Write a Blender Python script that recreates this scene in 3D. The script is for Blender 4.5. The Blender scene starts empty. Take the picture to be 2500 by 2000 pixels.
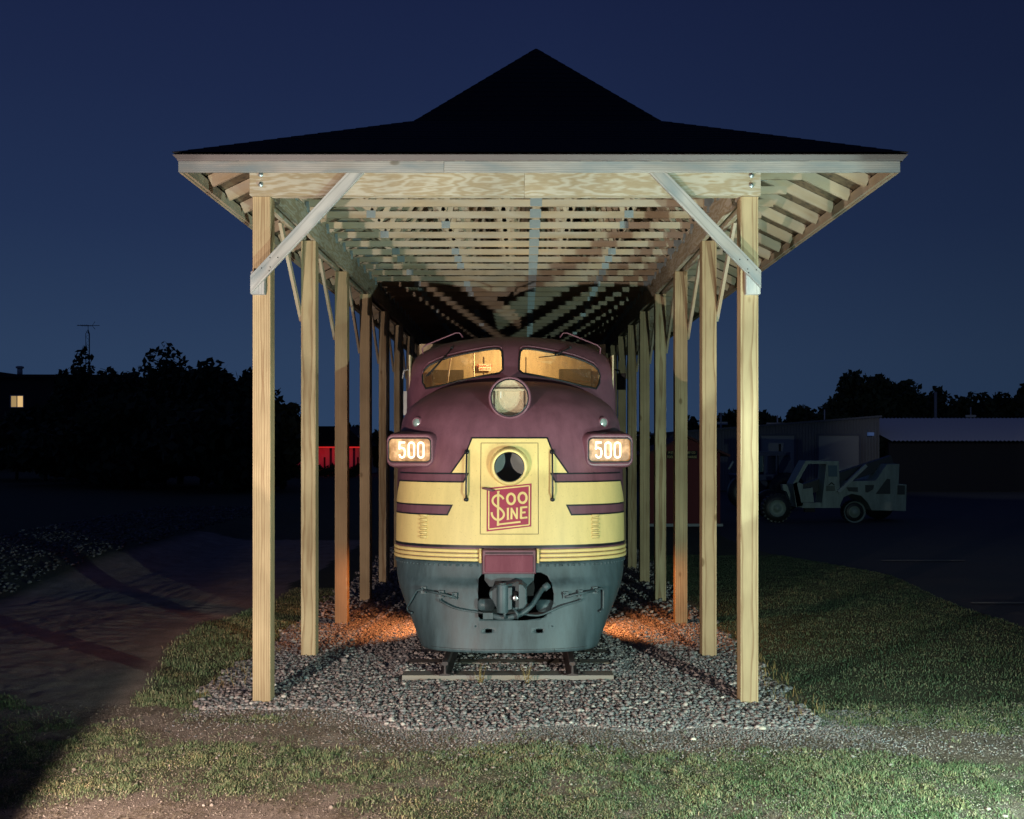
import bpy, bmesh, math, random
import numpy as np
from mathutils import Vector, Matrix
R = math.radians
random.seed(7); rng = np.random.default_rng(11)
sc = bpy.context.scene
col = sc.collection
# ------------------------------------------------------------------ camera
CAMH = 2.84; FPX = 2500.0; VX, VY = 1280.0, 1083.0      # focal length and vanishing point, in units of a 2500 wide picture
cam = bpy.data.objects.new('camera', bpy.data.cameras.new('camera')); col.objects.link(cam)
cam.location = (0, 0, CAMH); cam.rotation_euler = (R(90), 0, 0)
cam.data.sensor_width = 36; cam.data.lens = 36 * FPX / 2500
cam.data.shift_x = (1250 - VX) / 2500; cam.data.shift_y = (VY - 1000) / 2500
cam.data.clip_start = .1; cam.data.clip_end = 3000
sc.camera = cam
sc.view_settings.view_transform = 'Standard'; sc.view_settings.look = 'None'
sc.view_settings.exposure = 0; sc.view_settings.gamma = 1
# ------------------------------------------------------------------ dusk sky
w = bpy.data.worlds.new("World"); sc.world = w; w.use_nodes = True
nt = w.node_tree; nt.nodes.clear()
o_ = nt.nodes.new('ShaderNodeOutputWorld'); bg = nt.nodes.new('ShaderNodeBackground')
tc = nt.nodes.new('ShaderNodeTexCoord'); sx = nt.nodes.new('ShaderNodeSeparateXYZ')
nt.links.new(tc.outputs['Generated'], sx.inputs[0])
cr = nt.nodes.new('ShaderNodeValToRGB')
nt.links.new(sx.outputs['Z'], cr.inputs[0])
e = cr.color_ramp.elements
e[0].position = 0.0; e[0].color = (.025, .052, .112, 1)
e[1].position = .46; e[1].color = (.0078, .0130, .049, 1)
for p, c in ((.08, (.0235, .047, .103, 1)), (.2, (.0150, .0295, .080, 1)), (.32, (.0112, .0205, .064, 1))):
    q = e.new(p); q.color = c
# the west (left) still glows a little, the east is darker
mr = nt.nodes.new('ShaderNodeMapRange'); mr.inputs[1].default_value = .02; mr.inputs[2].default_value = .5
mr.inputs[3].default_value = 1.0; mr.inputs[4].default_value = .62
nt.links.new(sx.outputs['X'], mr.inputs[0])
mx = nt.nodes.new('ShaderNodeVectorMath'); mx.operation = 'SCALE'
nt.links.new(cr.outputs[0], mx.inputs[0]); nt.links.new(mr.outputs[0], mx.inputs['Scale'])
nt.links.new(mx.outputs[0], bg.inputs[0]); bg.inputs[1].default_value = 1.0
nt.links.new(bg.outputs[0], o_.inputs[0])
# ------------------------------------------------------------------ the photographer's lamps on the ground
def lamp(name, kind, loc, energy, color, aim=None, **kw):
    d = bpy.data.lights.new(name, kind); d.energy = energy; d.color = color
    for k, v in kw.items(): setattr(d, k, v)
    o = bpy.data.objects.new(name, d); col.objects.link(o); o.location = loc
    if aim is not None:
        o.rotation_euler = (Vector(aim) - Vector(loc)).to_track_quat('-Z', 'Y').to_euler()
    return o
WARM = (1.0, .80, .70); COOL = (.72, 1.0, .90)
lamp('warm_flash', 'SPOT', (-3.9, 4.3, 1.05), 2450, WARM, aim=(.55, 12, 3.45), spot_size=R(87), spot_blend=.13, shadow_soft_size=.04)
lamp('cool_flash', 'SPOT', (4.3, 4.6, 1.05), 2400, COOL, aim=(1.5, 12, 1.7), spot_size=R(92), spot_blend=.7, shadow_soft_size=.04)
lamp('warm_uplight', 'SPOT', (-3.5, 7.2, .4), 540, (1, .86, .76), aim=(.3, 13.4, 6.9), spot_size=R(50), spot_blend=.10, shadow_soft_size=.04)
lamp('cool_uplight', 'SPOT', (3.5, 7.2, .4), 800, COOL, aim=(-.1, 13.4, 6.9), spot_size=R(50), spot_blend=.10, shadow_soft_size=.04)
# ------------------------------------------------------------------ helpers
def wx(px, Y): return (px - VX) * Y / FPX
def wz(py, Y): return CAMH - (py - VY) * Y / FPX
def wp(px, py, Y): return Vector((wx(px, Y), Y, wz(py, Y)))

MATS = {}
def mat(name, base=(.5, .5, .5), rough=.6, metal=0., emis=None, es=0., spec=.5):
    if name in MATS: return MATS[name]
    m = bpy.data.materials.new(name); m.use_nodes = True
    b = m.node_tree.nodes['Principled BSDF']
    b.inputs['Base Color'].default_value = (*base, 1); b.inputs['Roughness'].default_value = rough
    b.inputs['Metallic'].default_value = metal; b.inputs['Specular IOR Level'].default_value = spec
    if emis: b.inputs['Emission Color'].default_value = (*emis, 1); b.inputs['Emission Strength'].default_value = es
    MATS[name] = m
    return m
def N(m, t): return m.node_tree.nodes.new(t)
def L(m, a, b): m.node_tree.links.new(a, b)
def bsdf(m): return m.node_tree.nodes['Principled BSDF']
def ramp(m, stops):
    r = N(m, 'ShaderNodeValToRGB'); e = r.color_ramp.elements
    e[0].position, e[0].color = stops[0][0], (*stops[0][1], 1)
    e[1].position, e[1].color = stops[-1][0], (*stops[-1][1], 1)
    for p, c in stops[1:-1]: e.new(p).color = (*c, 1)
    return r
def noise(m, vec, scale, detail=4, rough=.5):
    n = N(m, 'ShaderNodeTexNoise'); n.inputs['Scale'].default_value = scale; n.inputs['Detail'].default_value = detail
    n.inputs['Roughness'].default_value = rough
    if vec is not None: L(m, vec, n.inputs['Vector'])
    return n
def mapping(m, vec, scale):
    n = N(m, 'ShaderNodeMapping'); n.inputs['Scale'].default_value = scale; L(m, vec, n.inputs[0]); return n.outputs[0]
def mix(m, fac, a, b, mode='MIX'):
    n = N(m, 'ShaderNodeMix'); n.data_type = 'RGBA'; n.blend_type = mode
    for sock, v in ((n.inputs[0], fac), (n.inputs[6], a), (n.inputs[7], b)):
        if hasattr(v, 'is_linked'): L(m, v, sock)
        elif isinstance(v, tuple): sock.default_value = (*v, 1)
        else: sock.default_value = v
    return n.outputs[2]
def bump(m, h, strength, dist=.01):
    b = N(m, 'ShaderNodeBump'); b.inputs['Strength'].default_value = strength; b.inputs['Distance'].default_value = dist
    L(m, h, b.inputs['Height']); L(m, b.outputs[0], bsdf(m).inputs['Normal'])

def wood(name, light, dark, ringscale=24, contrast=.8, grey=None, spec=.25, gth=(.38, .66)):
    m = mat(name, light, .75, spec=spec)
    at = N(m, 'ShaderNodeAttribute'); at.attribute_name = 'wc'
    v = at.outputs['Vector']
    wv = N(m, 'ShaderNodeTexWave'); wv.wave_type = 'RINGS'; wv.rings_direction = 'Z'; wv.wave_profile = 'SAW'
    L(m, mapping(m, v, (1, 1, .11)), wv.inputs['Vector'])
    wv.inputs['Scale'].default_value = ringscale; wv.inputs['Distortion'].default_value = 4.5
    wv.inputs['Detail'].default_value = 2; wv.inputs['Detail Scale'].default_value = .7
    r = ramp(m, [(0, (0, 0, 0)), (.55, (.15,) * 3), (.85, (1,) * 3), (1, (.2,) * 3)])
    L(m, wv.outputs['Fac'], r.inputs[0])
    fib = noise(m, mapping(m, v, (1, 1, .04)), 160, 3)
    k = N(m, 'ShaderNodeMath'); k.operation = 'MULTIPLY'; k.inputs[1].default_value = contrast; L(m, r.outputs[0], k.inputs[0])
    c = mix(m, k.outputs[0], light, dark)
    c = mix(m, .35, c, mix(m, fib.outputs['Fac'], tuple(x * .6 for x in light), tuple(min(1, x * 1.25) for x in light)))
    big = noise(m, mapping(m, v, (1, 1, .5)), 2.2, 3)
    br = ramp(m, [(.3, (.72, .70, .68)), (.7, (1.1, 1.1, 1.1))]); L(m, big.outputs['Fac'], br.inputs[0])
    c = mix(m, 1.0, c, br.outputs[0], 'MULTIPLY')
    oi = N(m, 'ShaderNodeObjectInfo'); orr = ramp(m, [(0, (.84, .80, .76)), (.5, (1, .98, .95)), (1, (1.06, 1.07, 1.06))]); L(m, oi.outputs['Random'], orr.inputs[0]); c = mix(m, 1.0, c, orr.outputs[0], 'MULTIPLY')
    # knots
    vo = N(m, 'ShaderNodeTexVoronoi'); vo.inputs['Scale'].default_value = 3.1; L(m, mapping(m, v, (1, 1, .55)), vo.inputs['Vector'])
    kr = ramp(m, [(.0, (.35, .3, .25)), (.085, (.45, .38, .3)), (.125, (1, 1, 1))]); L(m, vo.outputs['Distance'], kr.inputs[0])
    c = mix(m, .8, c, kr.outputs[0], 'MULTIPLY')
    if grey:
        g = noise(m, mapping(m, v, (1, 1, .25)), 7, 4); gr = ramp(m, [(gth[0], (0,) * 3), (gth[1], (1,) * 3)]); L(m, g.outputs['Fac'], gr.inputs[0])
        c = mix(m, gr.outputs[0], c, grey)
    L(m, c, bsdf(m).inputs['Base Color'])
    bump(m, fib.outputs['Fac'], .25, .004)
    return m
M = {}
M['post'] = wood('treated_pine', (.49, .39, .235), (.21, .11, .05), 16, 1.0)
M['lumber'] = wood('truss_pine', (.48, .40, .28), (.33, .23, .13), 26, .7, grey=(.40, .35, .27))
M['weathered'] = wood('weathered_board', (.47, .475, .465), (.22, .23, .225), 15, .9, grey=(.17, .22, .24), gth=(.46, .78))
def plywood(name, pale, tan):
    m = mat(name, pale, .75, spec=.2); at = N(m, 'ShaderNodeAttribute'); at.attribute_name = 'wc'; v = at.outputs['Vector']
    n = noise(m, mapping(m, v, (1, 1, .2)), 4.6, 4, .55); mu = N(m, 'ShaderNodeMath'); mu.operation = 'MULTIPLY'; mu.inputs[1].default_value = 62; L(m, n.outputs['Fac'], mu.inputs[0])
    si = N(m, 'ShaderNodeMath'); si.operation = 'SINE'; L(m, mu.outputs[0], si.inputs[0])
    f2 = noise(m, mapping(m, v, (1, 1, .12)), 45, 4, .7); ad = N(m, 'ShaderNodeMath'); ad.operation = 'MULTIPLY_ADD'; ad.inputs[1].default_value = 1.9; L(m, f2.outputs['Fac'], ad.inputs[0]); L(m, si.outputs[0], ad.inputs[2])
    rp = ramp(m, [(-0.0, (0, 0, 0)), (1, (1, 1, 1))]); dv = N(m, 'ShaderNodeMath'); dv.operation = 'MULTIPLY'; dv.inputs[1].default_value = .55; L(m, ad.outputs[0], dv.inputs[0]); L(m, dv.outputs[0], rp.inputs[0])
    c = mix(m, rp.outputs[0], tan, pale); b = noise(m, v, 1.5, 3); br = ramp(m, [(.3, (.78,) * 3), (.7, (1.05,) * 3)]); L(m, b.outputs['Fac'], br.inputs[0])
    L(m, mix(m, 1.0, c, br.outputs[0], 'MULTIPLY'), bsdf(m).inputs['Base Color']); return m
M['ply'] = plywood('plywood_beam', (.47, .43, .34), (.36, .29, .185))
M['tie'] = wood('tie_wood', (.30, .27, .22), (.14, .12, .09), 30, .8, grey=(.25, .24, .22))
def speck(name, a, b, scale, rough=.9, bs=.3, bd=.01, c=None, coord='Object', detail=6):
    m = mat(name, a, rough)
    t = N(m, 'ShaderNodeTexCoord'); n = noise(m, t.outputs[coord], scale, detail, .65)
    r = ramp(m, [(.3, a), (.5, b if c is None else tuple((x + y) / 2 for x, y in zip(a, b))), (.7, b if c is None else c)])
    L(m, n.outputs['Fac'], r.inputs[0]); L(m, r.outputs[0], bsdf(m).inputs['Base Color'])
    if bs: bump(m, n.outputs['Fac'], bs, bd)
    return m
M['osb'] = speck('strand_board', (.20, .155, .09), (.09, .07, .045), 14, c=(.035, .03, .025))
M['shingle'] = speck('dark_shingles', (.006, .006, .007), (.012, .011, .012), 30)
M['drip'] = mat('brown_metal_edge', (.115, .10, .10), .45)
M['galv'] = mat('galvanised_plate', (.42, .50, .52), .38, .6)
def paint(name, base, rough=.4, dirt=.25, spec=.5):
    m = mat(name, base, rough, spec=spec)
    t = N(m, 'ShaderNodeTexCoord')
    n = noise(m, mapping(m, t.outputs['Object'], (1, 1, .2)), 5, 8, .7)
    r = ramp(m, [(.35, tuple(x * (1 - dirt) for x in base)), (.65, tuple(min(1, x * (1 + dirt * .4)) for x in base))])
    L(m, n.outputs['Fac'], r.inputs[0])
    n2 = noise(m, t.outputs['Object'], 60, 3, .7); r2 = ramp(m, [(.30, (.72, .70, .68)), (.38, (1, 1, 1))]); L(m, n2.outputs['Fac'], r2.inputs[0])
    L(m, mix(m, 1.0, r.outputs[0], r2.outputs[0], 'MULTIPLY'), bsdf(m).inputs['Base Color'])
    rr = N(m, 'ShaderNodeMapRange'); rr.inputs[3].default_value = rough - .08; rr.inputs[4].default_value = rough + .15
    L(m, n.outputs['Fac'], rr.inputs[0]); L(m, rr.outputs[0], bsdf(m).inputs['Roughness'])
    n3 = noise(m, t.outputs['Object'], 5, 2); bump(m, n3.outputs['Fac'], .12, .01)
    return m
M['maroon'] = paint('maroon_paint', (.165, .068, .092), .40)
M['yellow'] = paint('cream_yellow_paint', (.80, .63, .25), .42, .10)
M['black'] = paint('black_stripe_paint', (.012, .014, .018), .35)
M['pilot'] = paint('slate_grey_paint', (.058, .094, .106), .48, .45)
M['red'] = paint('crimson_paint', (.36, .035, .075), .45, .1)
M['rubber'] = mat('black_rubber', (.015, .018, .02), .45)
M['steel'] = mat('bare_steel', (.35, .36, .37), .35, .8)
M['rust'] = speck('rusty_steel', (.10, .06, .045), (.05, .04, .04), 30, .7)
M['dark'] = mat('dark_underframe', (.012, .012, .013), .8)
M['cream'] = paint('cab_cream_paint', (.50, .40, .24), .6, .35)
M['cabwall'] = paint('cab_wall_brown', (.12, .095, .055), .6, .35)
def glass_mat(name, tint, gloss, dirt=None):
    m = bpy.data.materials.new(name); m.use_nodes = True; MATS[name] = m
    n = m.node_tree; n.nodes.clear()
    out = n.nodes.new('ShaderNodeOutputMaterial'); tr = n.nodes.new('ShaderNodeBsdfTransparent'); gl = n.nodes.new('ShaderNodeBsdfGlossy')
    tr.inputs[0].default_value = (*tint, 1); gl.inputs['Roughness'].default_value = .06
    fr = n.nodes.new('ShaderNodeFresnel'); fr.inputs[0].default_value = 1.45
    ad = n.nodes.new('ShaderNodeMath'); ad.inputs[1].default_value = gloss; n.links.new(fr.outputs[0], ad.inputs[0])
    mx = n.nodes.new('ShaderNodeMixShader'); n.links.new(ad.outputs[0], mx.inputs[0]); n.links.new(tr.outputs[0], mx.inputs[1]); n.links.new(gl.outputs[0], mx.inputs[2])
    last = mx.outputs[0]
    if dirt:
        df = n.nodes.new('ShaderNodeBsdfDiffuse'); df.inputs[0].default_value = (.6, .52, .38, 1)
        tcx = n.nodes.new('ShaderNodeTexCoord'); no = n.nodes.new('ShaderNodeTexNoise'); no.inputs['Scale'].default_value = 55; no.inputs['Detail'].default_value = 3
        n.links.new(tcx.outputs['Object'], no.inputs['Vector'])
        rp = n.nodes.new('ShaderNodeMapRange'); rp.inputs[1].default_value = .60; rp.inputs[2].default_value = .72; rp.inputs[3].default_value = .04; rp.inputs[4].default_value = dirt
        n.links.new(no.outputs['Fac'], rp.inputs[0])
        m2 = n.nodes.new('ShaderNodeMixShader'); n.links.new(rp.outputs[0], m2.inputs[0]); n.links.new(last, m2.inputs[1]); n.links.new(df.outputs[0], m2.inputs[2]); last = m2.outputs[0]
    n.links.new(last, out.inputs[0])
    return m
M['glass'] = glass_mat('dusty_glass', (.92, .95, .90), .02, .5)
M['clear'] = glass_mat('clear_glass', (.95, .95, .95), .02)

def tag(o, label=None, cat=None, group=None, kind=None):
    if label: o['label'] = label
    if cat: o['category'] = cat
    if group: o['group'] = group
    if kind: o['kind'] = kind
    return o
def empty(name, loc, label, cat, group=None):
    o = bpy.data.objects.new(name, None); col.objects.link(o); o.location = loc; o.empty_display_size = .3
    return tag(o, label, cat, group)
def link(name, me, parent=None, origin=None):
    o = bpy.data.objects.new(name, me); col.objects.link(o)
    if parent is not None:
        o.parent = parent
        pw = Vector((0, 0, 0)); q = parent
        while q is not None: pw += q.location; q = q.parent
        me.transform(Matrix.Translation(-pw))
    elif origin is not None:
        me.transform(Matrix.Translation(-Vector(origin))); o.location = origin
    return o
class MB:
    def __init__(s): s.v = []; s.f = []; s.wc = []; s.sm = []; s.mi = []; s.cur = 0
    def add(s, vs, fs, wc=None, smooth=False):
        b = len(s.v); s.v += [tuple(p) for p in vs]; s.wc += (wc if wc is not None else [tuple(p) for p in vs])
        s.f += [tuple(b + i for i in f) for f in fs]; s.sm += [smooth] * len(fs); s.mi += [s.cur] * len(fs)
    def box(s, x0, x1, y0, y1, z0, z1, axis=None):
        a = Vector(((x0 + x1) / 2, (y0 + y1) / 2, (z0 + z1) / 2)); h = (abs(x1 - x0) / 2, abs(y1 - y0) / 2, abs(z1 - z0) / 2)
        if axis is None: axis = max(range(3), key=lambda i: h[i])
        s.obox(a, Matrix.Identity(3), h, axis)
    def obox(s, c, rot, h, axis=2):
        ra = random.uniform(-.03, .03); rb = random.uniform(.05, .12) * random.choice((-1, 1)); rc = random.uniform(0, 40)
        vs = []; wc = []; o = [i for i in range(3) if i != axis]
        for dx, dy, dz in ((-1, -1, -1), (1, -1, -1), (1, 1, -1), (-1, 1, -1), (-1, -1, 1), (1, -1, 1), (1, 1, 1), (-1, 1, 1)):
            l = Vector((dx * h[0], dy * h[1], dz * h[2])); vs.append(Vector(c) + rot @ l); wc.append((l[o[0]] + ra, l[o[1]] + rb, l[axis] + rc))
        s.add(vs, [(0, 3, 2, 1), (4, 5, 6, 7), (0, 1, 5, 4), (1, 2, 6, 5), (2, 3, 7, 6), (3, 0, 4, 7)], wc)
    def bar(s, p0, p1, wdt, thk, up=(0, 0, 1)):
        """bar from p0 to p1; thk measured along 'up' made perpendicular, wdt across"""
        p0 = Vector(p0); p1 = Vector(p1); z = (p1 - p0); ln = z.length; z.normalize()
        y = Vector(up); y = (y - z * y.dot(z)); y.normalize(); x = y.cross(z)
        s.obox((p0 + p1) / 2, Matrix((x, y, z)).transposed(), (wdt / 2, thk / 2, ln / 2), 2)
    def tube(s, pts, r, seg=8, cap=True, closed=False):
        pts = [Vector(p) for p in pts]; n = len(pts); vs = []; fs = []; ref = Vector((.137, .31, .94))
        rr = r if hasattr(r, '__len__') else [r] * n
        for i, p in enumerate(pts):
            a = pts[(i - 1) % n] if (closed or i) else p; b = pts[(i + 1) % n] if (closed or i < n - 1) else p
            t = (b - a).normalized(); u = t.cross(ref).normalized(); w_ = t.cross(u)
            for k in range(seg):
                an = 2 * math.pi * k / seg; vs.append(p + (u * math.cos(an) + w_ * math.sin(an)) * rr[i])
        for i in range(n if closed else n - 1):
            for k in range(seg):
                j = (i + 1) % n; fs.append((i * seg + k, i * seg + (k + 1) % seg, j * seg + (k + 1) % seg, j * seg + k))
        if cap and not closed: fs += [tuple(range(seg - 1, -1, -1)), tuple((n - 1) * seg + k for k in range(seg))]
        s.add(vs, fs, None, True)
    def cyl(s, c, axis, r, h, seg=20, r2=None):
        a = Vector(axis).normalized(); c = Vector(c); s.lathe(c - a * h / 2, a, [(0, 0), (r, 0), (r2 if r2 is not None else r, h), (0, h)], seg)
    def lathe(s, c, axis, prof, seg=24, smooth=True):
        a = Vector(axis).normalized(); ref = Vector((0, 0, 1)) if abs(a.z) < .9 else Vector((1, 0, 0)); u = a.cross(ref).normalized(); w_ = a.cross(u)
        vs = []; fs = []; n = len(prof)
        for r, h in prof:
            for k in range(seg):
                an = 2 * math.pi * k / seg; vs.append(Vector(c) + a * h + (u * math.cos(an) + w_ * math.sin(an)) * r)
        for i in range(n - 1):
            for k in range(seg): fs.append((i * seg + k, i * seg + (k + 1) % seg, (i + 1) * seg + (k + 1) % seg, (i + 1) * seg + k))
        s.add(vs, fs, None, smooth)
    def prism(s, poly, y0, y1):
        """polygon in (x,z) extruded from y0 to y1"""
        n = len(poly); vs = [(x, y0, z) for x, z in poly] + [(x, y1, z) for x, z in poly]
        s.add(vs, [tuple(range(n)), tuple(range(2 * n - 1, n - 1, -1))] + [(i, i + n, (i + 1) % n + n, (i + 1) % n) for i in range(n)])
    def loft(s, loops, caps=(True, True), smooth=True):
        n = len(loops[0]); vs = [p for l in loops for p in l]; fs = []
        for i in range(len(loops) - 1):
            for k in range(n): fs.append((i * n + k, i * n + (k + 1) % n, (i + 1) * n + (k + 1) % n, (i + 1) * n + k))
        if caps[0]: fs.append(tuple(range(n - 1, -1, -1)))
        if caps[1]: fs.append(tuple((len(loops) - 1) * n + k for k in range(n)))
        s.add(vs, fs, None, smooth)
    def mesh(s, name, m):
        me = bpy.data.meshes.new(name); me.from_pydata(s.v, [], s.f)
        for mm in (m if isinstance(m, (list, tuple)) else [m]): me.materials.append(mm)
        a = me.attributes.new('wc', 'FLOAT_VECTOR', 'POINT'); a.data.foreach_set('vector', np.array(s.wc, dtype=np.float32).ravel())
        me.polygons.foreach_set('use_smooth', s.sm); me.polygons.foreach_set('material_index', s.mi)
        bm = bmesh.new(); bm.from_mesh(me); bmesh.ops.recalc_face_normals(bm, faces=bm.faces); bm.to_mesh(me); bm.free()
        return me
    def build(s, name, m, parent=None, origin=None, bevel=0, sharp=None):
        me = s.mesh(name, m)
        if sharp is not None: me.set_sharp_from_angle(angle=R(sharp))
        o = link(name, me, parent, origin)
        if bevel:
            b = o.modifiers.new('bevel', 'BEVEL'); b.width = bevel; b.segments = 2; b.limit_method = 'ANGLE'; b.angle_limit = R(40)
        return o
def rrect(cx, cz, hw, hh, r, y, seg=5):
    out = []
    for qx, qz, a0 in ((1, 1, 0), (-1, 1, 90), (-1, -1, 180), (1, -1, 270)):
        for k in range(seg + 1):
            a = R(a0 + 90 * k / seg); out.append((cx + qx * (hw - r) + r * math.cos(a), y, cz + qz * (hh - r) + r * math.sin(a)))
    return out
def text_mesh(body, size, m, loc, parent, name='lettering', extrude=.003, rot=(R(90), 0, 0), spacing=1.0, align='CENTER', sx=1.0):
    c = bpy.data.curves.new('t', 'FONT'); c.body = body; c.size = size; c.extrude = extrude; c.align_x = align; c.align_y = 'CENTER'; c.space_character = spacing
    c.resolution_u = 3
    t = bpy.data.objects.new('t', c); col.objects.link(t)
    bpy.context.view_layer.update()
    me = bpy.data.meshes.new_from_object(t.evaluated_get(bpy.context.evaluated_depsgraph_get()))
    bpy.data.objects.remove(t)
    from mathutils import Euler
    me.transform(Matrix.Translation(loc) @ Euler(rot).to_matrix().to_4x4() @ Matrix.Diagonal((sx, 1, 1, 1)))
    me.materials.clear(); me.materials.append(m); me.name = name
    return link(name, me, parent)
def vnoise(x, y, seed=0):
    x = np.asarray(x, float); y = np.asarray(y, float)
    xi = np.floor(x).astype(np.int64); yi = np.floor(y).astype(np.int64); fx = x - xi; fy = y - yi
    fx = fx * fx * (3 - 2 * fx); fy = fy * fy * (3 - 2 * fy)
    def h(a, b):
        n = (a * 374761393 + b * 668265263 + seed * 1442695041) & 0xffffffff; n = ((n ^ (n >> 13)) * 1274126177) & 0xffffffff
        return ((n ^ (n >> 16)) & 0xffff) / 65535.0
    return (h(xi, yi) * (1 - fx) + h(xi + 1, yi) * fx) * (1 - fy) + (h(xi, yi + 1) * (1 - fx) + h(xi + 1, yi + 1) * fx) * fy
def fbm(x, y, seed=0, o=4):
    s = 0; a = .5
    for i in range(o): s = s + a * vnoise(np.asarray(x) * 2 ** i, np.asarray(y) * 2 ** i, seed + i); a *= .5
    return s / (1 - .5 ** o)

# ================================================================== GROUND
XC = -.185                                   # centre line of track and locomotive
def up_front(x): return np.interp(x, [-3.9, -3.3, -2.2, -1.3, 2.7, 4.9, 8], [10.97, 10.55, 10.75, 10.15, 10.15, 9.95, 9.8])
def low_front(x): return np.interp(x, [-6, -4.55, -3.43, -2.05, -.4, 1.39, 2.8, 4.5, 8], [11.8, 10.63, 9.94, 9.67, 9.73, 9.6, 9.5, 9.26, 8.9])
def gravel_d(x, y):                           # >0 inside the gravel bed
    n = (fbm(x * 1.6, y * 1.6, 3) - .5) * .9
    fr = np.interp(x, [-3.6, -1.9, -1.2, 2.7], [10.95, 10.75, 10.15, 10.2])
    return np.minimum(np.minimum(x + 3.62, 2.98 - x), (y - fr)) + n * .5 + (fbm(x * 7, y * 7, 13) - .5) * .22
def ground_z(x, y):
    g = np.clip(gravel_d(x, y) / .8, 0, 1)
    z = g * .01 + np.clip((1.55 - np.abs(x - XC)) / .25, 0, 1) * np.clip((y - 12.36) / .1, 0, 1) * .05
    z = z + (fbm(x * .7, y * .7, 9) - .5) * .06 * (1 - g)
    rd = road_d(x, y)
    z = z + np.where(rd > 0, np.sin((y * 1.0 + x * .55 + .5 * fbm(x * .6, y * .6, 4) * 3) * 2 * np.pi / .23) * .008 * np.clip(rd, 0, 1) * fbm(x * .8, y * .8, 44) * 2 + (fbm(x * 5, y * 5, 45) - .5) * .03 * np.clip(rd, 0, 1), 0)
    far = np.clip((np.abs(x + 12) - 2.2) / -1.6 + 1, 0, 1) * np.clip((y - 19) / 4, 0, 1)
    return z + far * .35
def road_d(x, y):
    rb = np.interp(y, [9, 11, 12, 14, 16.2, 17.5, 40], [-4.3, -4.25, -4.6, -5.05, -5.15, -4.7, -4.4])
    return rb - x + (fbm(x * .9, y * .9, 5) - .5) * .5
def grass_cover(x, y):                        # 0..1 density
    n = fbm(x * 1.3, y * 1.3, 21); n2 = fbm(x * 3.7, y * 3.7, 33)
    low = low_front(x); up = up_front(x)
    fg = np.clip((low - y) / .25 + (n - .5) * 2.0, 0, 1)
    near = np.interp(x, [-4, -1.7, -.6, 1.5, 6], [8.1, 8.05, 7.6, 7.1, 6.7])
    fg = fg * np.clip((y - near) / .35 + .4 + (n - .5) * 3, 0, 1)
    patch = np.clip((n * .6 + n2 * .4 - .34) * 6, 0, 1)
    fg = fg * (.18 + .82 * patch)
    fg = np.where((x < -4.3) & (y < 10.9), fg * np.clip((x + 5.6) / 1.0, 0, 1), fg)
    path = (y > low) & (y < up) & (x > -4.4)
    left = np.clip(np.minimum(-road_d(x, y), -3.4 - x) / .2 + (n - .5), 0, 1) * np.clip((y - up - .05) / .2 + (n2 - .5), 0, 1) * (x < -3.0)
    right = np.clip((x - 2.75) / .35 + (n2 - .5) * 1.5, 0, 1) * np.clip((y - up) / .25 + (n - .5) * 1.5, 0, 1)
    d = np.where(y <= low, fg, np.where(path, (n2 > .62) * .15, np.maximum(left, right)))
    tuft = np.exp(-(((x + 2.75) / .42) ** 2 + ((y - 10.5) / .16) ** 2) * 2)
    d = np.maximum(d, np.clip(tuft * 1.5, 0, .9))
    g = gravel_d(x, y)
    return np.clip(np.where(g > .12, d * 0 + (fbm(x * 1.1, y * 1.1, 55) > .68) * .05, d), 0, 1)
def lot_d(x, y):                              # asphalt lot at the right
    bx_ = np.interp(y, [10, 13, 15.7, 18, 22, 27, 60], [9.5, 8.6, 7.7, 7.6, 7.9, 6.2, 5.0])
    return x - bx_
gx = np.concatenate([[-900, -300, -120, -60, -40, -30], np.arange(-24, -9, .4), np.arange(-9, 9, .07), np.arange(9, 24, .4), [30, 40, 60, 120, 300, 900]])
gy = np.concatenate([[-60, -20, 0, 4], np.arange(6, 18, .07), np.arange(18, 40, .35), [45, 60, 90, 130, 200, 400, 1200]])
GX, GY = np.meshgrid(gx, gy); GZ = ground_z(GX, GY)
GZ = np.where((np.abs(GX) > 24) | (GY > 40) | (GY < 4.5), 0, GZ)
nx, ny = len(gx), len(gy)
cov = grass_cover(GX, GY)
cov = np.where((GY > 20), np.where((road_d(GX, GY) > 0) & (GX > -9.6) & (GY < 30), 0, 1), np.where(GX < -9.6, 1, cov))
grv = np.clip(gravel_d(GX, GY) / .2, 0, 1) * (GY < 36)
idx = np.arange(nx * ny).reshape(ny, nx)
quads = np.stack([idx[:-1, :-1], idx[:-1, 1:], idx[1:, 1:], idx[1:, :-1]], -1).reshape(-1, 4)
cx_ = (GX[:-1, :-1] + GX[1:, 1:]).ravel() / 2; cy_ = (GY[:-1, :-1] + GY[1:, 1:]).ravel() / 2
zone = np.zeros(len(quads), int)
zone[(lot_d(cx_, cy_) > 0) & (cy_ > 9) & (cy_ < 60) & (cx_ < 60)] = 3
zone[(road_d(cx_, cy_) > 0) & (cx_ > -9.6) & (cy_ < 40) & (cy_ > 4)] = 1
zone[(cy_ > low_front(cx_)) & (cy_ < up_front(cx_)) & (np.abs(cx_) < 9) & (cx_ > -4.4)] = 1
zone[(gravel_d(cx_, cy_) > 0) & (cy_ < 36)] = 2
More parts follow.
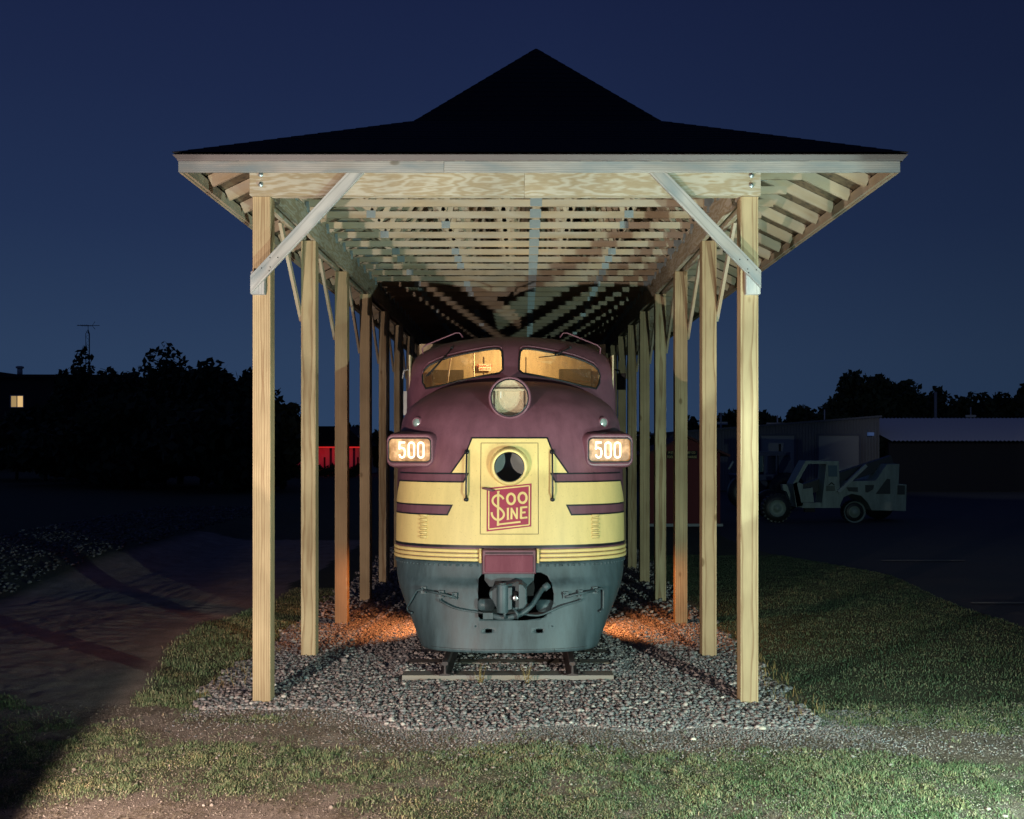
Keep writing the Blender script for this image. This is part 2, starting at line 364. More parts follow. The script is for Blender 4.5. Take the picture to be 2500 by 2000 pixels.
def soil(name, bare, alt, wash, sc_=1.0):
    m = mat(name, bare, .95, spec=.2)
    t = N(m, 'ShaderNodeTexCoord'); P = t.outputs['Object']
    a = N(m, 'ShaderNodeAttribute'); a.attribute_name = 'cover'
    n1 = noise(m, P, 2.3, 8, .7); r1 = ramp(m, [(.3, alt), (.7, bare)]); L(m, n1.outputs['Fac'], r1.inputs[0])
    n2 = noise(m, P, 70 * sc_, 4, .8); r2 = ramp(m, [(.3, (.45,) * 3), (.5, (.9,) * 3), (.7, (1.5,) * 3)]); L(m, n2.outputs['Fac'], r2.inputs[0])
    c = mix(m, 1.0, r1.outputs[0], r2.outputs[0], 'MULTIPLY')
    n3 = noise(m, P, 25, 5, .8); g = ramp(m, [(.35, (.025, .038, .018)), (.65, (.07, .09, .042))]); L(m, n3.outputs['Fac'], g.inputs[0])
    L(m, mix(m, a.outputs['Fac'], c, g.outputs[0]), bsdf(m).inputs['Base Color'])
    ad = N(m, 'ShaderNodeMath'); L(m, n2.outputs['Fac'], ad.inputs[0]); L(m, n3.outputs['Fac'], ad.inputs[1])
    bump(m, ad.outputs[0], .7, .02)
    return m
M['soil'] = soil('soil_with_turf', (.47, .38, .31), (.27, .215, .17), None)
M['dirt'] = M['soil']
M['asphalt'] = speck('asphalt', (.035, .035, .038), (.055, .055, .058), 40)
M['bedsoil'] = speck('ballast_base', (.07, .065, .062), (.11, .10, .095), 50)
names = ['ground', 'dirt_road', 'gravel_bed_base', 'asphalt_lot']; mm = [M['soil'], M['dirt'], M['bedsoil'], M['asphalt']]
allv = np.stack([GX.ravel(), GY.ravel(), GZ.ravel()], -1); covr = cov.ravel()
for zi in range(4):
    q = quads[zone == zi]; u, inv = np.unique(q, return_inverse=True); inv = inv.reshape(-1, 4)
    me = bpy.data.meshes.new(names[zi]); me.from_pydata(allv[u].tolist(), [], inv.tolist()); me.materials.append(mm[zi])
    at = me.attributes.new('cover', 'FLOAT', 'POINT'); at.data.foreach_set('value', (covr[u] * .85).astype(np.float32))
    me.polygons.foreach_set('use_smooth', [True] * len(q))
    o = link(names[zi], me); o['kind'] = 'structure'
# painted lines on the lot
mk = MB(); mk.box(7.9, 14, 18.05, 18.13, .03, .034); mk.box(8.6, 10.6, 24.6, 24.7, .03, .034)
o = mk.build('lot_markings', mat('worn_white_line', (.16, .16, .15), .9)); o['kind'] = 'structure'

# --- gravel stones
def ico():
    bm = bmesh.new(); bmesh.ops.create_icosphere(bm, subdivisions=1, radius=1); v = np.array([p.co[:] for p in bm.verts]); f = np.array([[q.index for q in a.verts] for a in bm.faces]); bm.free(); return v, f
IV, IF = ico()
def stones(name, pts, size, m, label):
    n = len(pts); rs = rng
    v = np.repeat(IV[None], n, 0) * (1 + (rs.random((n, len(IV), 1)) - .5) * .55)
    v *= np.stack([rs.uniform(.75, 1.3, n), rs.uniform(.75, 1.3, n), rs.uniform(.5, .85, n)], -1)[:, None]
    a = rs.uniform(0, 6.28, n); b = rs.uniform(-.6, .6, n); ca, sa, cb, sb = np.cos(a), np.sin(a), np.cos(b), np.sin(b)
    x = v[..., 0] * cb[:, None] + v[..., 2] * sb[:, None]; z = -v[..., 0] * sb[:, None] + v[..., 2] * cb[:, None]; y = v[..., 1]
    X = x * ca[:, None] - y * sa[:, None]; Y = x * sa[:, None] + y * ca[:, None]
    v = np.stack([X, Y, z], -1) * size[:, None, None] + pts[:, None]
    f = (IF[None] + (np.arange(n) * len(IV))[:, None, None]).reshape(-1, 3)
    me = bpy.data.meshes.new(name); V = v.reshape(-1, 3)
    me.vertices.add(len(V)); me.vertices.foreach_set('co', V.astype(np.float32).ravel())
    me.loops.add(f.size); me.loops.foreach_set('vertex_index', f.ravel().astype(np.int32))
    me.polygons.add(len(f)); me.polygons.foreach_set('loop_start', (np.arange(len(f)) * 3).astype(np.int32))
    me.update(); me.validate(); me.materials.append(m)
    o = link(name, me); tag(o, label, 'gravel', kind='stuff'); return o
def island_mat(name, stops, rough=.85, extra=None, hue=None):
    m = mat(name, (.3, .3, .3), rough, spec=.3)
    g = N(m, 'ShaderNodeNewGeometry'); r = ramp(m, stops); r.color_ramp.interpolation = 'LINEAR'
    L(m, g.outputs['Random Per Island'], r.inputs[0])
    t = N(m, 'ShaderNodeTexCoord'); n = noise(m, t.outputs['Object'], 90, 3); r2 = ramp(m, [(.3, (.7,) * 3), (.7, (1.2,) * 3)]); L(m, n.outputs['Fac'], r2.inputs[0])
    c = mix(m, 1.0, r.outputs[0], r2.outputs[0], 'MULTIPLY')
    if hue:
        n5 = noise(m, t.outputs['Object'], 1.7, 5, .65); r5 = ramp(m, [(.36, (.62, .74, .62)), (.5, (1, 1, 1)), (.64, hue)]); L(m, n5.outputs['Fac'], r5.inputs[0]); c = mix(m, 1.0, c, r5.outputs[0], 'MULTIPLY')
    L(m, c, bsdf(m).inputs['Base Color'])
    return m
M['stone'] = island_mat('ballast_stone', [(0, (.17, .165, .17)), (.3, (.25, .245, .245)), (.5, (.30, .25, .23)), (.65, (.24, .27, .265)), (.8, (.33, .265, .245)), (.93, (.44, .40, .36)), (1, (.58, .54, .48))])
def scatter(n, x0, x1, y0, y1):
    return rng.uniform(x0, x1, n), rng.uniform(y0, y1, n)
x, y = scatter(150000, -3.9, 3.3, 9.9, 16.5); k = gravel_d(x, y) > 0; x, y = x[k], y[k]
x2, y2 = scatter(16000, -3.8, 3.2, 16.5, 30); k = gravel_d(x2, y2) > 0; x = np.append(x, x2[k]); y = np.append(y, y2[k])
s_ = rng.gamma(6, .0020, len(x)) + .005; s_ = np.where(y > 16.5, s_ * 1.5, s_)
k = (np.abs(x - XC) < 1.30) & (y > 12.12) & ((((y - 12.17) % .68) < .235) & (rng.random(len(x)) < .97)); x, y, s_ = x[~k], y[~k], s_[~k]
stones('ballast_gravel', np.stack([x, y, ground_z(x, y) + s_ * rng.uniform(.1, .75, len(x))], -1), s_, M['stone'], 'coarse grey and pink crushed stone lying around the rails and posts')
x, y = scatter(130000, -3.6, 6.5, 9.2, 10.9)
g = gravel_d(x, y); pr = np.where(g > .1, 0, np.exp(g / .28)) * .9 + .07 * ((y > low_front(x)) & (x > .2)) * (fbm(x * 2, y * 2, 8))
pr = pr * np.interp(x, [-2.2, -1.0], [.3, 1]); k = rng.random(len(x)) < pr; x, y = x[k], y[k]; s_ = rng.uniform(.004, .012, len(x))
stones('fine_gravel', np.stack([x, y, ground_z(x, y) + s_ * .3], -1), s_, M['stone'], 'fine scattered gravel along the front edge of the stone bed')
x, y = scatter(5000, -15, -9.6, 17, 40); k = np.abs(x + 12) < 2.4; x, y = x[k], y[k]; s_ = rng.uniform(.02, .05, len(x))
stones('bank_gravel', np.stack([x, y, ground_z(x, y) + s_ * .4], -1), s_, island_mat('bank_stone', [(0, (.06, .06, .065)), (.6, (.11, .11, .12)), (1, (.24, .24, .24))]), 'pale stones on the dark bank left of the dirt road')

# --- grass
def blades(name, x, y, h, wd, m, label, lean=.6):
    n = len(x); z = ground_z(x, y) - .003
    a = rng.uniform(0, 6.28, n); l = rng.uniform(.1, lean, n) * h; la = rng.uniform(0, 6.28, n)
    dx, dy = np.cos(a) * wd / 2, np.sin(a) * wd / 2; lx, ly = np.cos(la) * l, np.sin(la) * l
    P = np.stack([np.stack([x - dx, y - dy, z], -1), np.stack([x + dx, y + dy, z], -1),
                  np.stack([x + dx * .8 + lx * .35, y + dy * .8 + ly * .35, z + h * .55], -1), np.stack([x - dx * .8 + lx * .35, y - dy * .8 + ly * .35, z + h * .55], -1),
                  np.stack([x + lx, y + ly, z + h * .95], -1)], 1).reshape(-1, 3)
    b = np.arange(n)[:, None] * 5
    lp = (np.concatenate([b + np.array([[0, 1, 2, 3]]), b + np.array([[3, 2, 4]])], 1)).ravel()
    st = (np.arange(n)[:, None] * 7 + np.array([[0, 4]])).ravel()
    me = bpy.data.meshes.new(name); me.vertices.add(len(P)); me.vertices.foreach_set('co', P.astype(np.float32).ravel())
    me.loops.add(len(lp)); me.loops.foreach_set('vertex_index', lp.astype(np.int32))
    me.polygons.add(len(st)); me.polygons.foreach_set('loop_start', st.astype(np.int32)); me.update(); me.validate()
    me.materials.append(m); o = link(name, me); tag(o, label, 'grass', kind='stuff'); return o
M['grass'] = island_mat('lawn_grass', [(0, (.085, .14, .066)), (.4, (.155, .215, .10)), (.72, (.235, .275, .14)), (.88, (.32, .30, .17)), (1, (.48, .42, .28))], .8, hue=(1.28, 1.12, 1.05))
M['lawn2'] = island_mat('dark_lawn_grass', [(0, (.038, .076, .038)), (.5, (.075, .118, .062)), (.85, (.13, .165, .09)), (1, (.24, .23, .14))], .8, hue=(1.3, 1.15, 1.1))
M['drygrass'] = island_mat('dry_stalks', [(0, (.16, .12, .04)), (.5, (.28, .20, .07)), (1, (.36, .28, .12))], .8)
def field(n, x0, x1, y0, y1, thr=0):
    x, y = scatter(n, x0, x1, y0, y1); k = rng.random(n) < grass_cover(x, y); return x[k], y[k]
x, y = field(400000, -6.2, 6.2, 7.0, 11.6); k = (x < 2.4) | (rng.random(len(x)) > (y - 9.9) / 1.4); x, y = x[k], y[k]
clump = vnoise(x * 9, y * 9, 77)
blades('foreground_grass', x, y, rng.uniform(.010, .032, len(x)) * (.3 + 1.7 * clump ** 1.5), rng.uniform(.004, .008, len(x)), M['grass'], 'short patchy lawn grass in front of the stone bed', 1.1)
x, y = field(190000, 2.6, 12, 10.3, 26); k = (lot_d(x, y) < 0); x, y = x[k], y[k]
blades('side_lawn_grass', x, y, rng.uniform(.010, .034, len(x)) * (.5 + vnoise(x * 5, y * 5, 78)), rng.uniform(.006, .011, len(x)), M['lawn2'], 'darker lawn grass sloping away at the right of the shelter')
x, y = field(60000, -6.5, -3.2, 10.6, 20)
blades('verge_grass', x, y, rng.uniform(.015, .05, len(x)) * (.4 + vnoise(x * 6, y * 6, 79)), rng.uniform(.004, .008, len(x)), M['grass'], 'longer grass strip between the dirt road and left posts')
x, y = scatter(5200, -3.9, 3.7, 10.4, 16); k = (np.minimum(np.abs(x + 3.45), np.abs(x - 2.95)) < .22) & (fbm(x * 2, y * 2, 61) > .48); x, y = x[k], y[k]
blades('dry_edge_grass', x, y, rng.uniform(.06, .16, len(x)), rng.uniform(.004, .007, len(x)), M['drygrass'], 'dry yellow stalks along both edges of the stone bed')
def weed(X, Y, n, label):
    mb = MB(); z0 = float(ground_z(X, Y))
    for i in range(n):
        a = random.uniform(0, 6.28); r = random.uniform(.02, .09); h = random.uniform(.1, .27)
        p = Vector((X + random.uniform(-.02, .02), Y, z0)); q = p + Vector((math.cos(a) * r, math.sin(a) * r * .5, h))
        mb.tube([p, (p + q) / 2 + Vector((0, 0, .02)), q], [.003, .0025, .001], 4)
        for j in range(7):
            t = random.uniform(.3, 1); c = p.lerp(q, t); b = random.uniform(0, 6.28); d = Vector((math.cos(b), math.sin(b), .5)) * random.uniform(.012, .026); e_ = Vector((-d.y, d.x, 0)) * .35
            mb.add([c, c + d * .5 + e_, c + d, c + d * .5 - e_], [(0, 1, 2, 3)])
    o = mb.build('weed', M['drygrass'], origin=(X, Y, z0)); tag(o, label, 'weed', 'yellow weeds in front of the end tie')
weed(wx(1174, 12.0), 11.98, 12, 'yellow weed growing before the end tie, nearer the left rail')
weed(wx(1287, 12.0), 11.98, 9, 'shorter yellow weed before the end tie, nearer the right rail')
def rock(X, Y, s, label, c):
    v = IV * (1 + (rng.random((len(IV), 1)) - .5) * .25) * np.array([1.25, .9, .62]) * s
    mb = MB(); z0 = float(ground_z(X, Y)); mb.add([(X + p[0], Y + p[1], z0 + s * .35 + p[2]) for p in v], [tuple(int(i) for i in f) for f in IF], None, True)
    o = mb.build('rock', mat('pale_rock_' + str(c), (c, c * .92, c * .75), .8), origin=(X, Y, z0)); sb = o.modifiers.new('s', 'SUBSURF'); sb.levels = sb.render_levels = 2
    tag(o, label, 'rock')
x, y = scatter(90000, -5.2, 6.2, 7.2, 11.2); k = (gravel_d(x, y) < .05) & (rng.random(len(x)) > grass_cover(x, y) * .8) & (rng.random(len(x)) < .25 + .75 * (fbm(x * 2.2, y * 2.2, 91) > .5)); x, y = x[k], y[k]
def straw(x, y):
    n = len(x); a = rng.uniform(0, 6.28, n); l = rng.uniform(.012, .045, n); w_ = rng.uniform(.002, .004, n); z = ground_z(x, y) + rng.uniform(.002, .010, n)
    dx, dy = np.cos(a), np.sin(a); P = np.stack([np.stack([x - dx * l - dy * w_, y - dy * l + dx * w_, z], -1), np.stack([x - dx * l + dy * w_, y - dy * l - dx * w_, z], -1), np.stack([x + dx * l, y + dy * l, z + rng.uniform(0, .012, n)], -1)], 1).reshape(-1, 3)
    me = bpy.data.meshes.new('straw'); me.from_pydata(P.tolist(), [], np.arange(3 * n).reshape(-1, 3).tolist()); me.materials.append(island_mat('straw_bits', [(0, (.07, .05, .03)), (.4, (.22, .17, .10)), (.7, (.38, .31, .21)), (1, (.55, .48, .36))]))
    o = link('dry_straw', me); tag(o, 'dry straw and cuttings strewn on the bare soil', 'straw', kind='stuff')
straw(x, y)
x, y = scatter(26000, -5.5, 6.2, 7.2, 11.2); k = (gravel_d(x, y) < 0); x, y = x[k], y[k]; s_ = rng.uniform(.003, .009, len(x)) * (1 + (rng.random(len(x)) > .985) * 1.5)
stones('soil_pebbles', np.stack([x, y, ground_z(x, y) + s_ * .2], -1), s_, island_mat('soil_pebble', [(0, (.12, .10, .08)), (.5, (.24, .20, .16)), (1, (.42, .37, .31))]), 'tiny pebbles and clods scattered over the bare soil')
rock(2.37, 10.19, .045, 'tan cobble lying at the right front corner of the stone bed', .52)
rock(1.63, 9.86, .03, 'small white rock on the fine gravel path right of centre', .75)

# ================================================================== TRACK
trk = empty('railway_track', (XC, 12.1, 0), 'short end of railway track under the engine, rails spiked to weathered wooden ties', 'railway track')
mb = MB(); mb.box(XC - 1.27, XC + 1.25, 12.17, 12.4, -.06, .085, 0)
o = mb.build('tie', M['tie'], trk, bevel=.006); o['label'] = 'pale grey weathered end tie, fully exposed'
for i in range(1, 26):
    y0 = 12.17 + .68 * i; mb = MB(); a = random.uniform(-.03, .03); mb.box(XC - 1.27 + a, XC + 1.27 + a, y0, y0 + .22, -.06, .082 + random.uniform(-.01, .008), 0); mb.build('tie', M['tie'], trk)
prof = [(-.07, 0), (.07, 0), (.07, .012), (.012, .028), (.009, .118), (.034, .128), (.036, .155), (.028, .165), (-.028, .165), (-.036, .155), (-.034, .128), (-.009, .118), (-.012, .028), (-.07, .012)]
for s in (-1, 1):
    mb = MB(); n = len(prof); xc = XC + s * .755; vs = [(xc + p[0], 12.12, .09 + p[1]) for p in prof] + [(xc + p[0], 34, .09 + p[1]) for p in prof]
    mb.add(vs, [tuple(range(n))] + [tuple(range(2 * n - 1, n - 1, -1))] + [(i, i + n, (i + 1) % n + n, (i + 1) % n) for i in range(n)])
    mb.build('rail', M['rust'], trk)
    for i in range(26):
        y0 = 12.17 + .68 * i; mb = MB(); mb.box(xc - .13, xc + .13, y0 + .02, y0 + .2, .083, .092); 
        for q in (-1, 1): mb.box(xc + q * .085 - .012, xc + q * .085 + .012, y0 + .07, y0 + .1, .09, .115)
        if i < 4: mb.build('tie_plate', M['rust'], trk)

# ================================================================== SHELTER
RX = .17; WE = 3.81; YF0 = 10.92; YB0 = 35.0; ZE = 5.90; S1 = .477; S2 = .97; WB = 1.587; ZB = ZE + S1 * (WE - WB); ZR = ZB + S2 * WB
LX, RXP = -2.8625, 2.4525; PW = .0975
sh = empty('train_shelter', (LX / 2 + RXP / 2, 11.2, 0), 'open timber shelter with flared dark hip roof standing over the maroon engine', 'shelter')
post_y = [11.2475 + 2.42 * i for i in range(10)]
for i, py in enumerate(post_y):
    for X in (LX, RXP):
        mb = MB(); zb = float(ground_z(X, py)) - .12
        mb.box(X - PW, X + PW, py - PW, py + PW, zb, 5.53, 2)
        mb.build('post', M['post'], sh, bevel=.006)
        if i:
            s = -1 if X < 0 else 1; xo = X + s * (PW + .021)
            mb = MB(); mb.bar((xo, py - 1.16, 5.56), (xo, py + .02, 4.50), .038, .088, (0, 0, 1)); mb.build('knee_brace', M['lumber'], sh)
for X in (LX, RXP):
    for q in (-1, 1):
        mb = MB(); ins = q * (PW - .03)
        y = 11.25
        while y < 33.5:
            y2 = min(y + 4.84, 33.5); mb.box(X + ins - .03, X + ins + .03, y, y2 - .004, 5.533, 5.85, 1); y = y2
        mb.build('side_beam', M['ply'], sh, bevel=.003)
mb = MB(); mb.box(LX - PW - .02, .0, 11.10, 11.245, 5.532, 5.853, 0); mb.box(.003, RXP + PW + .015, 11.10, 11.245, 5.532, 5.853, 0)
hd = mb.build('header_beam', M['ply'], sh, bevel=.004)
mb = MB()
for X, Z in ((wx(637, 11.1), wz(428, 11.1)), (wx(637, 11.1), wz(452, 11.1)), (wx(1834, 11.1), wz(454, 11.1)), (wx(1834, 11.1), wz(430, 11.1))):
    mb = MB(); mb.cyl((X, 11.09, Z), (0, 1, 0), .024, .02, 14); mb.cyl((X, 11.075, Z), (0, 1, 0), .011, .03, 6); mb.build('bolt', M['galv'], hd)
# front diagonal braces
for pts, blk in (((-2.83, 4.68, -1.74, 5.84), -2.955), ((2.50, 4.66, 1.36, 5.84), 2.40)):
    x0, z0, x1, z1 = pts; s = 1 if x1 > x0 else -1
    d = Vector((x1 - x0, 0, z1 - z0)); d.normalize(); nrm = Vector((-d.z, 0, d.x)) * (1 if s > 0 else -1); hw = .067
    xe = x0 - s * (.12 if s > 0 else .05)
    A = Vector((x0, 0, z0)); 
    def at_x(off, X): p = A + nrm * off; t = (X - p.x) / d.x; return p + d * t
    def at_z(off, Z): p = A + nrm * off; t = (Z - p.z) / d.z; return p + d * t
    pl = [at_x(-hw, xe), at_z(-hw, 5.86), at_z(hw, 5.86), at_x(hw, xe)]
    mb = MB(); n0 = len(mb.v)
    vs = [(p.x, 11.02, p.z) for p in pl] + [(p.x, 11.06, p.z) for p in pl]
    wc = [((Vector((v[0], 0, v[2])) - A).dot(nrm) + .01, .07 + v[1] - 11, (Vector((v[0], 0, v[2])) - A).dot(d) + 5 + s * 3) for v in vs]
    mb.add(vs, [(0, 1, 2, 3), (7, 6, 5, 4)] + [(i, i + 4, (i + 1) % 4 + 4, (i + 1) % 4) for i in range(4)], wc)
    br = mb.build('diagonal_brace', M['weathered'], sh, bevel=.003)
    mb = MB()
    for t, o2 in ((.03, .03), (.09, -.03), (.15, .04), (.2, -.02), (.06, -.05)):
        p = A + d * (t * 1.2) + nrm * o2; mb = MB(); mb.cyl((p.x, 11.018, p.z), (0, 1, 0), .006, .006, 8); mb.build('nail', M['dark'], br)
    mb = MB(); mb.box(blk, blk + .145 if s > 0 else blk + .15, 11.062, 11.148, 4.455, 4.70, 2); mb.build('spacer_block', M['weathered'], sh)
# fascia and drip edge
mb = MB(); X0, X1 = RX - WE - .05, RX + WE + .03; xj = wx(1084, 10.92)
mb.box(X0, xj - .002, 10.92, 10.96, 5.735, 5.852, 0); mb.box(xj + .002, X1, 10.922, 10.96, 5.735, 5.852, 0)
mb.build('front_fascia', M['weathered'], sh, bevel=.003)
for s, X in ((-1, X0), (1, X1)):
    mb = MB(); y = 10.965
    while y < YB0 - .1:
        y2 = min(y + 3.6, YB0 - .05); xa, xb = (X, X + .03) if s < 0 else (X - .03, X); mb.box(xa, xb, y, y2 - .003, 5.735, 5.852, 1)
        xa, xb = (X + .034, X + .07) if s < 0 else (X - .07, X - .034); mb.box(xa, xb, y, y2 - .003, 5.745, 5.86, 1); y = y2
    mb.build('side_fascia', M['lumber'], sh)
mb = MB(); mb.cur = 0
def ring(off, z, y0, y1): return [(RX - WE - off, y0 - off, z), (RX + WE + off, y0 - off, z), (RX + WE + off, y1 + off, z), (RX - WE - off, y1 + off, z)]
mb.loft([ring(.055, 5.853, 10.92 + .05, YB0 - .05), ring(.06, 5.868, 10.97, YB0 - .05), ring(.095, 5.905, 10.97, YB0 - .05), ring(.095, 5.912, 10.97, YB0 - .05)], (False, False), False)
mb.build('drip_edge', M['drip'], sh)
# roof shell: shingles on top, strand board below
def roof_rings(dz, grow):
    r0 = [(RX - WE - grow, YF0 - grow, ZE + dz), (RX + WE + grow, YF0 - grow, ZE + dz), (RX + WE + grow, YB0 + grow, ZE + dz), (RX - WE - grow, YB0 + grow, ZE + dz)]
    q = WE - WB; r1 = [(RX - WB, YF0 + q, ZB + dz), (RX + WB, YF0 + q, ZB + dz), (RX + WB, YB0 - q, ZB + dz), (RX - WB, YB0 - q, ZB + dz)]
    q = WE; r2 = [(RX - .01, YF0 + q, ZR + dz), (RX + .01, YF0 + q, ZR + dz), (RX + .01, YB0 - q, ZR + dz), (RX - .01, YB0 - q, ZR + dz)]
    return [r0, r1, r2]
# shingle courses
mb = MB(); rr = roof_rings(.02, .09); loops = []
def lerp3(a, b, t): return tuple(a[i] + (b[i] - a[i]) * t for i in range(3))
for a, b, n in ((rr[0], rr[1], 18), (rr[1], rr[2], 16)):
    for k in range(n):
        lo = [lerp3(a[i], b[i], k / n) for i in range(4)]; hi = [lerp3(a[i], b[i], (k + 1) / n) for i in range(4)]
        loops.append([(p[0], p[1], p[2] + .006) for p in lo]); loops.append(hi)
mb.loft(loops, (False, True), False)
mb.build('roof_shingles', M['shingle'], sh)
mb = MB(); mb.loft([[(p[0], p[1], p[2]) for p in r] for r in roof_rings(.0, .0)], (False, True), False); mb.build('roof_deck', M['osb'], sh)
# trusses
def roof_z(u, y):
    u = abs(u); s = ZE + S1 * (WE - u) if u > WB else ZB + S2 * (WB - u)
    q = y - YF0; f = ZE + S1 * q if q < WE - WB else ZB + S2 * (q - (WE - WB))
    return min(s, f)
nt_ = 34
for k in range(nt_):
    y = 11.72 + .665 * k; mb = MB(); pl = MB()
    q = y - YF0
    us = max(0., WE - q) if q < WE else 0.          # half width of the flat top on the hipped end
    cz = 5.857
    mb.obox((((-2.83) + 3.17) / 2, y, cz + .045), Matrix.Identity(3), (3.0, .019, .044), 0)
    prof = [WE - .05] + ([WB] if us < WB else []) + [us]
    for s in (-1, 1):
        for a, b in zip(prof[:-1], prof[1:]):
            if a - b < .02: continue
            za, zb_ = roof_z(a, 99), roof_z(b, 99); sl = math.atan2(zb_ - za, a - b); dd = .075 / math.cos(sl)
            e0 = 0 if a != WE - .05 else 0
            mb.bar((RX + s * a, y, za - dd - .004), (RX + s * b, y, zb_ - dd - .004), .038, .135 if a > WB + .01 else .09, (0, 0, 1))
    if us > .05:
        zt = roof_z(us, 99) - .06; mb.bar((RX - us, y, zt), (RX + us, y, zt), .038, .089)
    # webs
    top = lambda u: roof_z(max(abs(u), us), 99) - .09
    nodes = [(-2.55, -1.75), (-1.75, -1.15), (-1.15, -.55), (-.55, 0), (0, .0)]
    bn = [-2.2, -1.25, -.45, .45, 1.25, 2.2]; tn = [-2.75, -1.7, -.85, 0, .85, 1.7, 2.75]
    for i, b in enumerate(bn):
        for t in (tn[i], tn[i + 1]):
            mb.bar((RX + b, y, cz + .09), (RX + t, y, top(t)), .036, .07, (1, 0, 0))
    mb.bar((RX, y, cz + .05), (RX, y, top(0)), .036, .089, (1, 0, 0))
    tr = mb.build('truss', M['lumber'], sh)
    for u, h in ((0, .12), (-1.25, .1), (1.25, .1), (-2.2, .1), (2.2, .1)):
        if u and random.random() > .55: continue
        hw = .075 if u == 0 else .06
        pl = MB(); pl.box(RX + u - .02 - hw, RX + u - .02 + hw, y - .0215, y - .0195, cz + .003, cz + h)
        for j in range(5): xx = RX + u - .02 - hw + (j + .5) * hw * 2 / 5; pl.box(xx - .004, xx + .004, y - .0245, y - .0215, cz + .008, cz + h - .006)
        pl.build('gusset_plate', M['galv'], tr)
    for s, X in ((-1, RX - 2.95), (1, 3.03)):
        z = roof_z(abs(X - RX), 99) - .1; pl = MB(); pl.box(X - .07, X + .07, y - .0215, y - .0195, z - .07, z + .05); pl.build('gusset_plate', M['galv'], tr)
    for X in (LX + PW + .006, RXP - PW - .006): pl = MB(); pl.box(X - .02, X + .02, y - .03, y + .03, cz - .07, cz + .06); pl.build('hurricane_tie', M['galv'], tr)

# ================================================================== LOCOMOTIVE
loc = empty('locomotive', (XC, 13, .25), 'maroon and cream bulldog-nose diesel engine numbered 500, parked under the timber shelter', 'locomotive')
def pch(zs, vs):
    zs = np.array(zs, float); vs = np.array(vs, float); h = np.diff(zs); d = np.diff(vs) / h; m_ = np.zeros(len(zs)); m_[0], m_[-1] = d[0], d[-1]
    for i in range(1, len(zs) - 1): m_[i] = 0 if d[i - 1] * d[i] <= 0 else 2 * d[i - 1] * d[i] / (d[i - 1] + d[i])
    def f(z):
        z = min(max(z, zs[0]), zs[-1]); i = min(int(np.searchsorted(zs, z, 'right')) - 1, len(zs) - 2); i = max(i, 0); t = (z - zs[i]) / h[i]
        return (2 * t ** 3 - 3 * t * t + 1) * vs[i] + (t ** 3 - 2 * t * t + t) * h[i] * m_[i] + (-2 * t ** 3 + 3 * t * t) * vs[i + 1] + (t ** 3 - t * t) * h[i] * m_[i + 1]
    return f
class Shell:
    def __init__(s, rings, n): z = [r[0] for r in rings]; s.z0, s.z1 = z[0], z[-1]; s.yf = pch(z, [r[1] for r in rings]); s.w = pch(z, [r[2] for r in rings]); s.d = pch(z, [r[3] for r in rings]); s.n = n
    def Y(s, x, z):
        w_ = s.w(z); t = min(abs(x) / w_, 1.0); return s.yf(z) + s.d(z) * (1 - max(0, 1 - t ** s.n) ** (1 / s.n))
    def row(s, z, nc, yb):
        w_, yf, d, e_ = s.w(z), s.yf(z), s.d(z), 2 / s.n; out = [(XC - w_, yb, z)]
        for k in range(nc + 1):
            a = -math.pi / 2 + math.pi * k / nc; sn, cs = math.sin(a), max(0, math.cos(a))
            out.append((XC + w_ * math.copysign(abs(sn) ** e_, sn), yf + d * (1 - cs ** e_), z))
        return out + [(XC + w_, yb, z)]
    def bm(s, zs, nc, yb, crown=None):
        b = bmesh.new(); rows = [[b.verts.new(p) for p in s.row(z, nc, yb)] for z in zs]
        for r0, r1 in zip(rows[:-1], rows[1:]):
            for i in range(len(r0) - 1): b.faces.new((r0[i], r0[i + 1], r1[i + 1], r1[i]))
        if crown:
            r = rows[-1]; c = [b.verts.new((p.co.x, p.co.y, crown)) for p in r]
        for f in b.faces: f.smooth = True
        return b
    def surf(s, px, py, Y0=12.8):
        Y = Y0
        for _ in range(25): x = wx(px, Y) - XC; z = wz(py, Y); Y = .5 * Y + .5 * s.Y(x, z)
        return x, z
nose = Shell([(1.385, 12.57, 1.495, .93), (1.57, 12.60, 1.5, .93), (2.3, 12.72, 1.5, .95), (2.84, 12.85, 1.495, 1.0), (3.1, 12.95, 1.48, 1.05), (3.3, 13.09, 1.40, 1.0), (3.46, 13.29, 1.22, .85), (3.58, 13.5, .98, .65), (3.67, 13.80, .62, .4), (3.71, 14.1, .15, .15)], 2.35)
cab = Shell([(3.2, 13.93, 1.5, .75), (3.74, 14.08, 1.5, .72), (3.94, 14.2, 1.49, .68), (4.06, 14.3, 1.43, .66), (4.18, 14.42, 1.28, .6), (4.27, 14.55, 1.11, .55), (4.34, 14.7, .85, .45), (4.39, 14.88, .52, .35), (4.412, 15.1, .1, .15)], 2.0)
plt = Shell([(.33, 12.27, 1.10, .63), (.55, 12.31, 1.2, .72), (1.05, 12.43, 1.43, .93), (1.12, 12.45, 1.45, .95), (1.16, 12.49, 1.46, .93), (1.39, 12.55, 1.485, .93)], 2.6)
def inpoly(poly, x, z):
    c = False; n = len(poly)
    for i in range(n):
        x0, z0 = poly[i]; x1, z1 = poly[(i + 1) % n]
        if (z0 > z) != (z1 > z) and x < (x1 - x0) * (z - z0) / (z1 - z0) + x0: c = not c
    return c
def ccw(poly):
    a = sum(poly[i][0] * poly[(i + 1) % len(poly)][1] - poly[(i + 1) % len(poly)][0] * poly[i][1] for i in range(len(poly))); return poly if a > 0 else poly[::-1]
